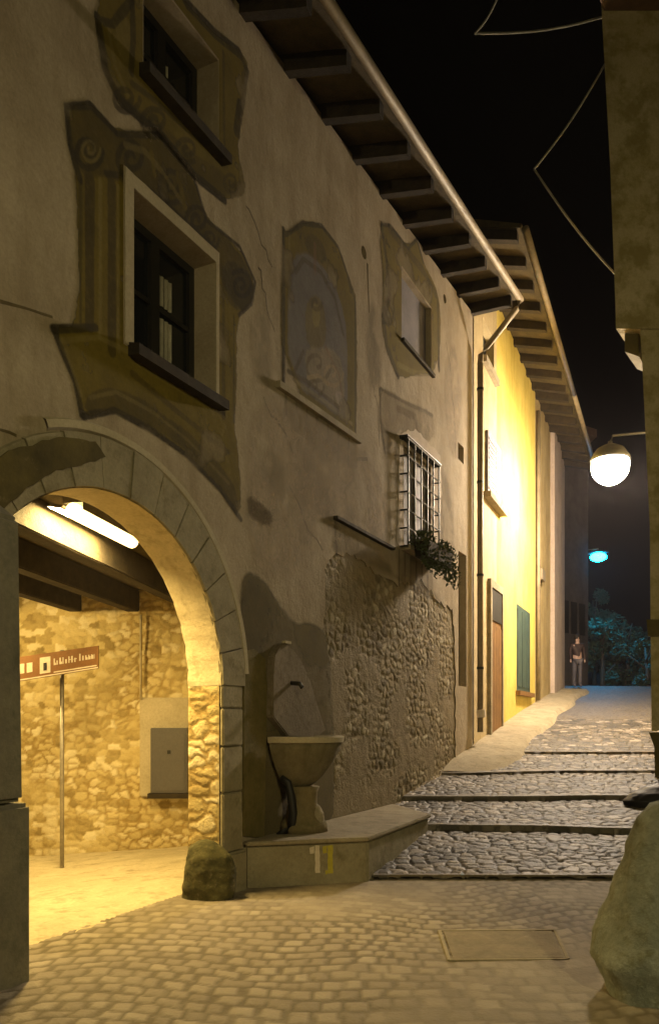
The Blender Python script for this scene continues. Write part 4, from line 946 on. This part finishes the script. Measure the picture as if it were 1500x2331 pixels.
# ------------------------------------------------------------------ lamps
ca = Vector((*cw(-1.93, 5.95), 3.09)); cb2 = Vector((*cw(-1.74, 6.98), 3.09))
ax = (cb2-ca).normalized(); sd = Vector((ax.y, -ax.x, 0))   # towards the street
Cl = thing('ceiling_lamp', 'long lit tube lamp under the beamed ceiling of the arch passage', 'lamp', tuple((ca+cb2)/2+Vector((0, 0, .11))))
bm = bmesh.new(); bar(bm, ca+Vector((0, 0, .075)), cb2+Vector((0, 0, .075)), .16, .05); bar(bm, ca+sd*.085+Vector((0, 0, .045)), cb2+sd*.085+Vector((0, 0, .045)), .008, .10); build('housing', bm, M['steel'], Cl)
bm = bmesh.new(); tube(bm, [ca+Vector((0, 0, -.01)), cb2+Vector((0, 0, -.01))], .06, 12); build('tube', bm, M['tube'], Cl, smooth=True)
bm = bmesh.new(); o1 = -sd*.10+Vector((0, 0, .01)); o2 = -sd*.20+Vector((0, 0, .028)); th = Vector((0, 0, .012))+sd*.012
hexa(bm, [ca+o1+th, cb2+o1+th, cb2+o2+th, ca+o2+th, ca+o1+th*2, cb2+o1+th*2, cb2+o2+th*2, ca+o2+th*2]); build('reflector', bm, M['steel'], Cl)  # backing plate added behind the extra light panel
bm = bmesh.new(); hexa(bm, [ca+o1, cb2+o1, cb2+o2, ca+o2, ca+o1+th*.7, cb2+o1+th*.7, cb2+o2+th*.7, ca+o2+th*.7]); bm.faces.ensure_lookup_table(); bm.faces[0].material_index = 1
po = build('panel', bm, M['steel'], Cl); po.data.materials.append(M['panel'])  # emitter added to throw light down and into the passage

LP = at(1388, 1062, 16.3)
Sl = thing('street_lamp', 'brightly lit globe street lamp on an iron bracket beside the corner house', 'street lamp', tuple(LP+Vector((0, 0, .5))))
bm = bmesh.new(); bmesh.ops.create_icosphere(bm, subdivisions=4, radius=.37, matrix=Matrix.Translation(LP)); build('globe', bm, M['globe'], Sl, smooth=True)
bm = bmesh.new(); lathe(bm, [(.40, .12), (.385, .19), (.28, .36), (.15, .43), (.05, .47), (.04, .52)], tuple(LP), 24); build('hood', bm, M['iron'], Sl, smooth=True)
bm = bmesh.new(); e2 = cw(.354*16.86+1.6, 16.5); tube(bm, [LP+Vector((0, 0, .48)), LP+Vector((.05, -.02, .62)), ((LP.x+e2[0])/2, (LP.y+e2[1])/2, LP.z+.75), (e2[0], e2[1], LP.z+.72)], .028, 8); build('bracket', bm, M['iron'], Sl, smooth=True)

NP = Vector((*cw(3.0, -3.0), 4.7))
Nl = thing('street_lamp', 'post lantern standing behind the viewer that lights the foreground', 'street lamp', (NP.x, NP.y, 0))
bm = bmesh.new(); bmesh.ops.create_icosphere(bm, subdivisions=3, radius=.13, matrix=Matrix.Translation(NP)); build('bulb', bm, M['bulb'], Nl, smooth=True)
bm = bmesh.new(); lathe(bm, [(.30, .05), (.28, .11), (.10, .28), (.03, .34)], tuple(NP), 20); bmesh.ops.rotate(bm, verts=bm.verts, cent=NP, matrix=Matrix.Rotation(R(-28), 3, Vector((-SN, CS, 0))*math.cos(R(16))-Vector((CS, SN, 0))*math.sin(R(16)))); build('hood', bm, M['iron'], Nl, smooth=True)
bm = bmesh.new(); pp = NP+Vector((.5, -.3, 0)); tube(bm, [(pp.x, pp.y, -.2), (pp.x, pp.y, 4.9), (NP.x+.25, NP.y-.15, 5.15), (NP.x, NP.y, 5.02)], .045, 10); build('post', bm, M['iron'], Nl, smooth=True)

CP = at(1361, 1268, 34)
Cyl = thing('street_lamp', 'small distant street lamp shining blue over the trees beyond the crest', 'street lamp', (CP.x, CP.y, 2.2))
bm = bmesh.new(); bmesh.ops.create_icosphere(bm, subdivisions=3, radius=.24, matrix=Matrix.Translation(CP) @ Matrix.Diagonal((1.4, 1.4, .8, 1))); build('globe', bm, M['cyan'], Cyl, smooth=True)
bm = bmesh.new(); lathe(bm, [(.42, .17), (.36, .22), (.1, .3)], tuple(CP), 16); build('hood', bm, M['iron'], Cyl, smooth=True)
bm = bmesh.new(); q = at(1333, 1268, 34); tube(bm, [(q.x, q.y, 1.8), (q.x, q.y, CP.z+.3), (CP.x, CP.y, CP.z+.34)], .05, 8); build('post', bm, M['steel'], Cyl, smooth=True)

# ------------------------------------------------------------------ beyond the crest
def tree(px, top, d, rad, label, seed, n=2600):
    random.seed(seed); g = at(px, 1560, d); gz = float(np.interp(d, [27, 31, 60], [2.5, 2.2, 1.0])); zt = at(px, top, d).z
    T = thing('tree', label, 'tree', (g.x, g.y, gz), 'trees beyond the crest')
    bm = bmesh.new(); tube(bm, [(g.x, g.y, gz-.2), (g.x+.06, g.y, gz+(zt-gz)*.45), (g.x-.05, g.y+.1, gz+(zt-gz)*.8)], [.14, .1, .04], 8)
    for k in range(4):
        a = k*1.7; tube(bm, [(g.x, g.y, gz+(zt-gz)*(.3+.1*k)), (g.x+math.cos(a)*rad*.7, g.y+math.sin(a)*rad*.7, gz+(zt-gz)*(.5+.1*k))], [.05, .02], 6)
    build('trunk', bm, M['bark'], T, smooth=True)
    bm = bmesh.new()
    for k in range(11):
        a = random.uniform(0, 6.28); r_ = rad*random.uniform(.2, .75); zc = gz+(zt-gz)*random.uniform(.3, .86)
        leaves(bm, (g.x+math.cos(a)*r_, g.y+math.sin(a)*r_, zc), rad*random.uniform(.3, .5), n//11, .11)
    build('crown', bm, M['leaf_far'], T)
tree(1368, 1385, 36.5, 1.15, 'small rounded tree lit teal right below the distant blue lamp', 21)
tree(1425, 1375, 38, 1.3, 'bushy dark teal tree at the right end of the far row', 22)
tree(1470, 1440, 34, 1.0, 'low dark bush-like tree half hidden by the corner house', 23)
tree(1350, 1300, 41, 1.0, 'thin dark tree rising behind the distant blue lamp', 24, 1500)
dk = at(1305, 1560, 33)
Dh = thing('dark_house', 'unlit dark house closing the view beyond the crest', 'house', tuple(dk))
bm = bmesh.new()
q = [at(1262, 1560, 31), at(1338, 1560, 33)]; zt = at(1300, 985, 32).z
bk = Vector((-SN, CS, 0))*7
poly_prism(bm, [(q[0].x, q[0].y), (q[1].x, q[1].y), (q[1].x+bk.x, q[1].y+bk.y), (q[0].x+bk.x, q[0].y+bk.y)], 1, zt); build('wall', bm, M['dark_wall'], Dh)
bm = bmesh.new(); poly_prism(bm, [(q[0].x-.3, q[0].y-.5), (q[1].x+.4, q[1].y-.4), (q[1].x+bk.x, q[1].y+bk.y), (q[0].x+bk.x, q[0].y+bk.y)], zt, zt+.3); build('roof', bm, M['tile'], Dh)
fwd = (q[1]-q[0]).normalized(); nr = Vector((fwd.y, -fwd.x, 0))
for k in range(3):
    c = q[0]*(.7-.25*k)+q[1]*(.3+.25*k)+nr*.01; bm = bmesh.new(); bar(bm, (c.x, c.y, 5.0), (c.x, c.y, 6.3), .5, .03, up=tuple(nr)); build('window', bm, M['frame_black'], Dh)
# wall closing the far end of the street on the right
bm = bmesh.new(); a = at(1330, 1600, 44); b = at(1560, 1600, 44); poly_prism(bm, [(a.x, a.y), (b.x, b.y), (b.x+bk.x*.1, b.y+bk.y*.1), (a.x+bk.x*.1, a.y+bk.y*.1)], .8, 4.6)
o = build('garden_wall', bm, M['dark_wall']); tag(o, 'long dark garden wall behind the far trees', 'wall')

# ------------------------------------------------------------------ person at the crest
pd = 25.6; pg = at(1313, 1560, pd); pz = float(zg(pd))
Pp = thing('person', 'person in a dark maroon top and grey trousers at the crest of the street', 'person', (pg.x, pg.y, pz))
rt = Vector((CS, SN, 0)); fw = Vector((SN, -CS, 0))
def P3(x, f, z): return Vector((pg.x, pg.y, pz))+rt*x+fw*f+Vector((0, 0, z))
def skin_obj(name, nodes, edges, rad, m, parent):
    me = bpy.data.meshes.new(name); me.from_pydata([tuple(P3(*n)) for n in nodes], edges, [])
    o = link(name, me, m, parent)
    mod = o.modifiers.new('skin', 'SKIN'); mod.use_smooth_shade = True
    for i, r_ in enumerate(rad): me.skin_vertices[0].data[i].radius = (r_, r_*.85)
    me.skin_vertices[0].data[0].use_root = True
    s = o.modifiers.new('sub', 'SUBSURF'); s.levels = 1; s.render_levels = 2
    return o
nodes = [(0, 0, .88), (0, 0, 1.08), (0, 0, 1.30), (0, .01, 1.42), (0, .02, 1.50), (0, .03, 1.58),
         (-.09, 0, .84), (-.10, .02, .46), (-.10, -.01, .08), (-.10, .10, .04), (.09, 0, .84), (.10, -.03, .46), (.11, -.06, .08), (.11, .05, .04),
         (-.18, 0, 1.36), (-.23, .0, 1.10), (-.23, .06, .87), (-.23, .09, .79), (.18, 0, 1.36), (.23, -.02, 1.10), (.23, .03, .87), (.23, .05, .79)]
edges = [(0, 1), (1, 2), (2, 3), (3, 4), (4, 5), (0, 6), (6, 7), (7, 8), (8, 9), (0, 10), (10, 11), (11, 12), (12, 13), (2, 14), (14, 15), (15, 16), (16, 17), (2, 18), (18, 19), (19, 20), (20, 21)]
rad = [.13, .125, .14, .06, .055, .092, .085, .06, .045, .035, .085, .06, .045, .035, .06, .045, .033, .035, .06, .045, .033, .035]
bd = skin_obj('body', nodes, edges, rad, M['skin'], Pp)
skin_obj('jacket', [nodes[0], nodes[1], nodes[2], (0, .01, 1.40), nodes[14], nodes[15], nodes[16], nodes[18], nodes[19], nodes[20]], [(0, 1), (1, 2), (2, 3), (2, 4), (4, 5), (5, 6), (2, 7), (7, 8), (8, 9)], [.155, .145, .16, .085, .078, .062, .048, .078, .062, .048], M['cloth_dark'], Pp)
skin_obj('trousers', [(0, 0, .90), nodes[6], nodes[7], nodes[8], nodes[10], nodes[11], nodes[12], (-.10, .11, .045), (.11, .06, .045)], [(0, 1), (1, 2), (2, 3), (0, 4), (4, 5), (5, 6), (3, 7), (6, 8)], [.15, .11, .085, .07, .11, .085, .07, .05, .05], M['cloth_grey'], Pp)
bm = bmesh.new(); bmesh.ops.create_icosphere(bm, subdivisions=3, radius=.105, matrix=Matrix.Translation(P3(0, -.015, 1.615)))
build('hair', bm, M['hair'], Pp, smooth=True)
bm = bmesh.new(); bmesh.ops.create_icosphere(bm, subdivisions=2, radius=.018, matrix=Matrix.Translation(P3(0, .125, 1.575))); build('nose', bm, M['skin'], Pp, smooth=True)
for s in (-1, 1):
    bm = bmesh.new(); bmesh.ops.create_icosphere(bm, subdivisions=2, radius=.011, matrix=Matrix.Translation(P3(s*.034, .108, 1.60))); build('eye', bm, M['black'], Pp, smooth=True)

# ------------------------------------------------------------------ overhead cables
def cable(pts, label):
    bm = bmesh.new()
    for (a, b) in zip(pts, pts[1:]):
        seg = []
        for k in range(9):
            t = k/8; p = a*(1-t)+b*t; p = p+Vector((0, 0, -.10*math.sin(math.pi*t))); seg.append(p)
        tube(bm, seg, .016, 6)
    o = build('overhead_cable', bm, M['cable'], smooth=True); tag(o, label, 'cable', 'overhead cables')
cable([at(1150, -50, 10.6), at(1080, 76, 11.2), at(1400, 30, 12.4)], 'thin overhead cable bent near the top edge of the sky')
cable([at(1385, 130, 12.4), at(1215, 385, 12.6), at(1415, 640, 13.0)], 'thin overhead cable making a wide V against the sky beside the corner house')

# ------------------------------------------------------------------ access cover in the paving
mc = [at(1022, 2186, 4.93), at(1292, 2180, 4.95), at(1262, 2118, 5.63), at(1000, 2122, 5.62)]
ctr = sum(mc, Vector())/4
Mc = thing('access_cover', 'flat rectangular stone access cover set in the foreground paving near the boulder', 'cover', (ctr.x, ctr.y, 0))
bm = bmesh.new()
for (a, b) in zip(mc, mc[1:]+mc[:1]):
    bar(bm, (a.x, a.y, .004), (b.x, b.y, .002), .022, .016)
build('frame', bm, M['slab'], Mc)
bm = bmesh.new(); poly_prism(bm, [(ctr.x+(p.x-ctr.x)*.93, ctr.y+(p.y-ctr.y)*.93) for p in mc], -.03, .009); build('lid', bm, plaster('cover_stone', (.17, .14, .09), (.26, .215, .145), sc=5, bump=.5), Mc)

# second passage lamp, farther in, out of the picture behind the buttress
q = Vector((*cw(-4.4, 8.3), 2.95))
C2 = thing('ceiling_lamp', 'round lit lamp under the passage ceiling deeper inside the arch, hidden by the buttress', 'lamp', tuple(q+Vector((0, 0, .2))))
bm = bmesh.new(); bmesh.ops.create_icosphere(bm, subdivisions=3, radius=.11, matrix=Matrix.Translation(q)); build('globe', bm, M['globe_in'], C2, smooth=True)
bm = bmesh.new(); lathe(bm, [(.06, .10), (.09, .14), (.09, .25)], tuple(q), 16); build('base', bm, M['steel'], C2)
# thin haze added to give the lamps a soft bloom
HZD = .0007
if HZD:
    m = bpy.data.materials.new('haze'); m.use_nodes = True; t = m.node_tree; t.nodes.clear()
    o_ = t.nodes.new('ShaderNodeOutputMaterial'); v_ = t.nodes.new('ShaderNodeVolumePrincipled'); v_.inputs['Density'].default_value = HZD; v_.inputs['Color'].default_value = (.86, .78, .82, 1); v_.inputs['Anisotropy'].default_value = .0
    t.links.new(v_.outputs[0], o_.inputs['Volume'])
    bm = bmesh.new(); box(bm, (-155, -155, -1.6), (155, 225, 13.6)); hz = build('haze', bm, m); tag(hz, kind='stuff', label='thin haze added for a faint bloom around the street lamps', cat='haze')
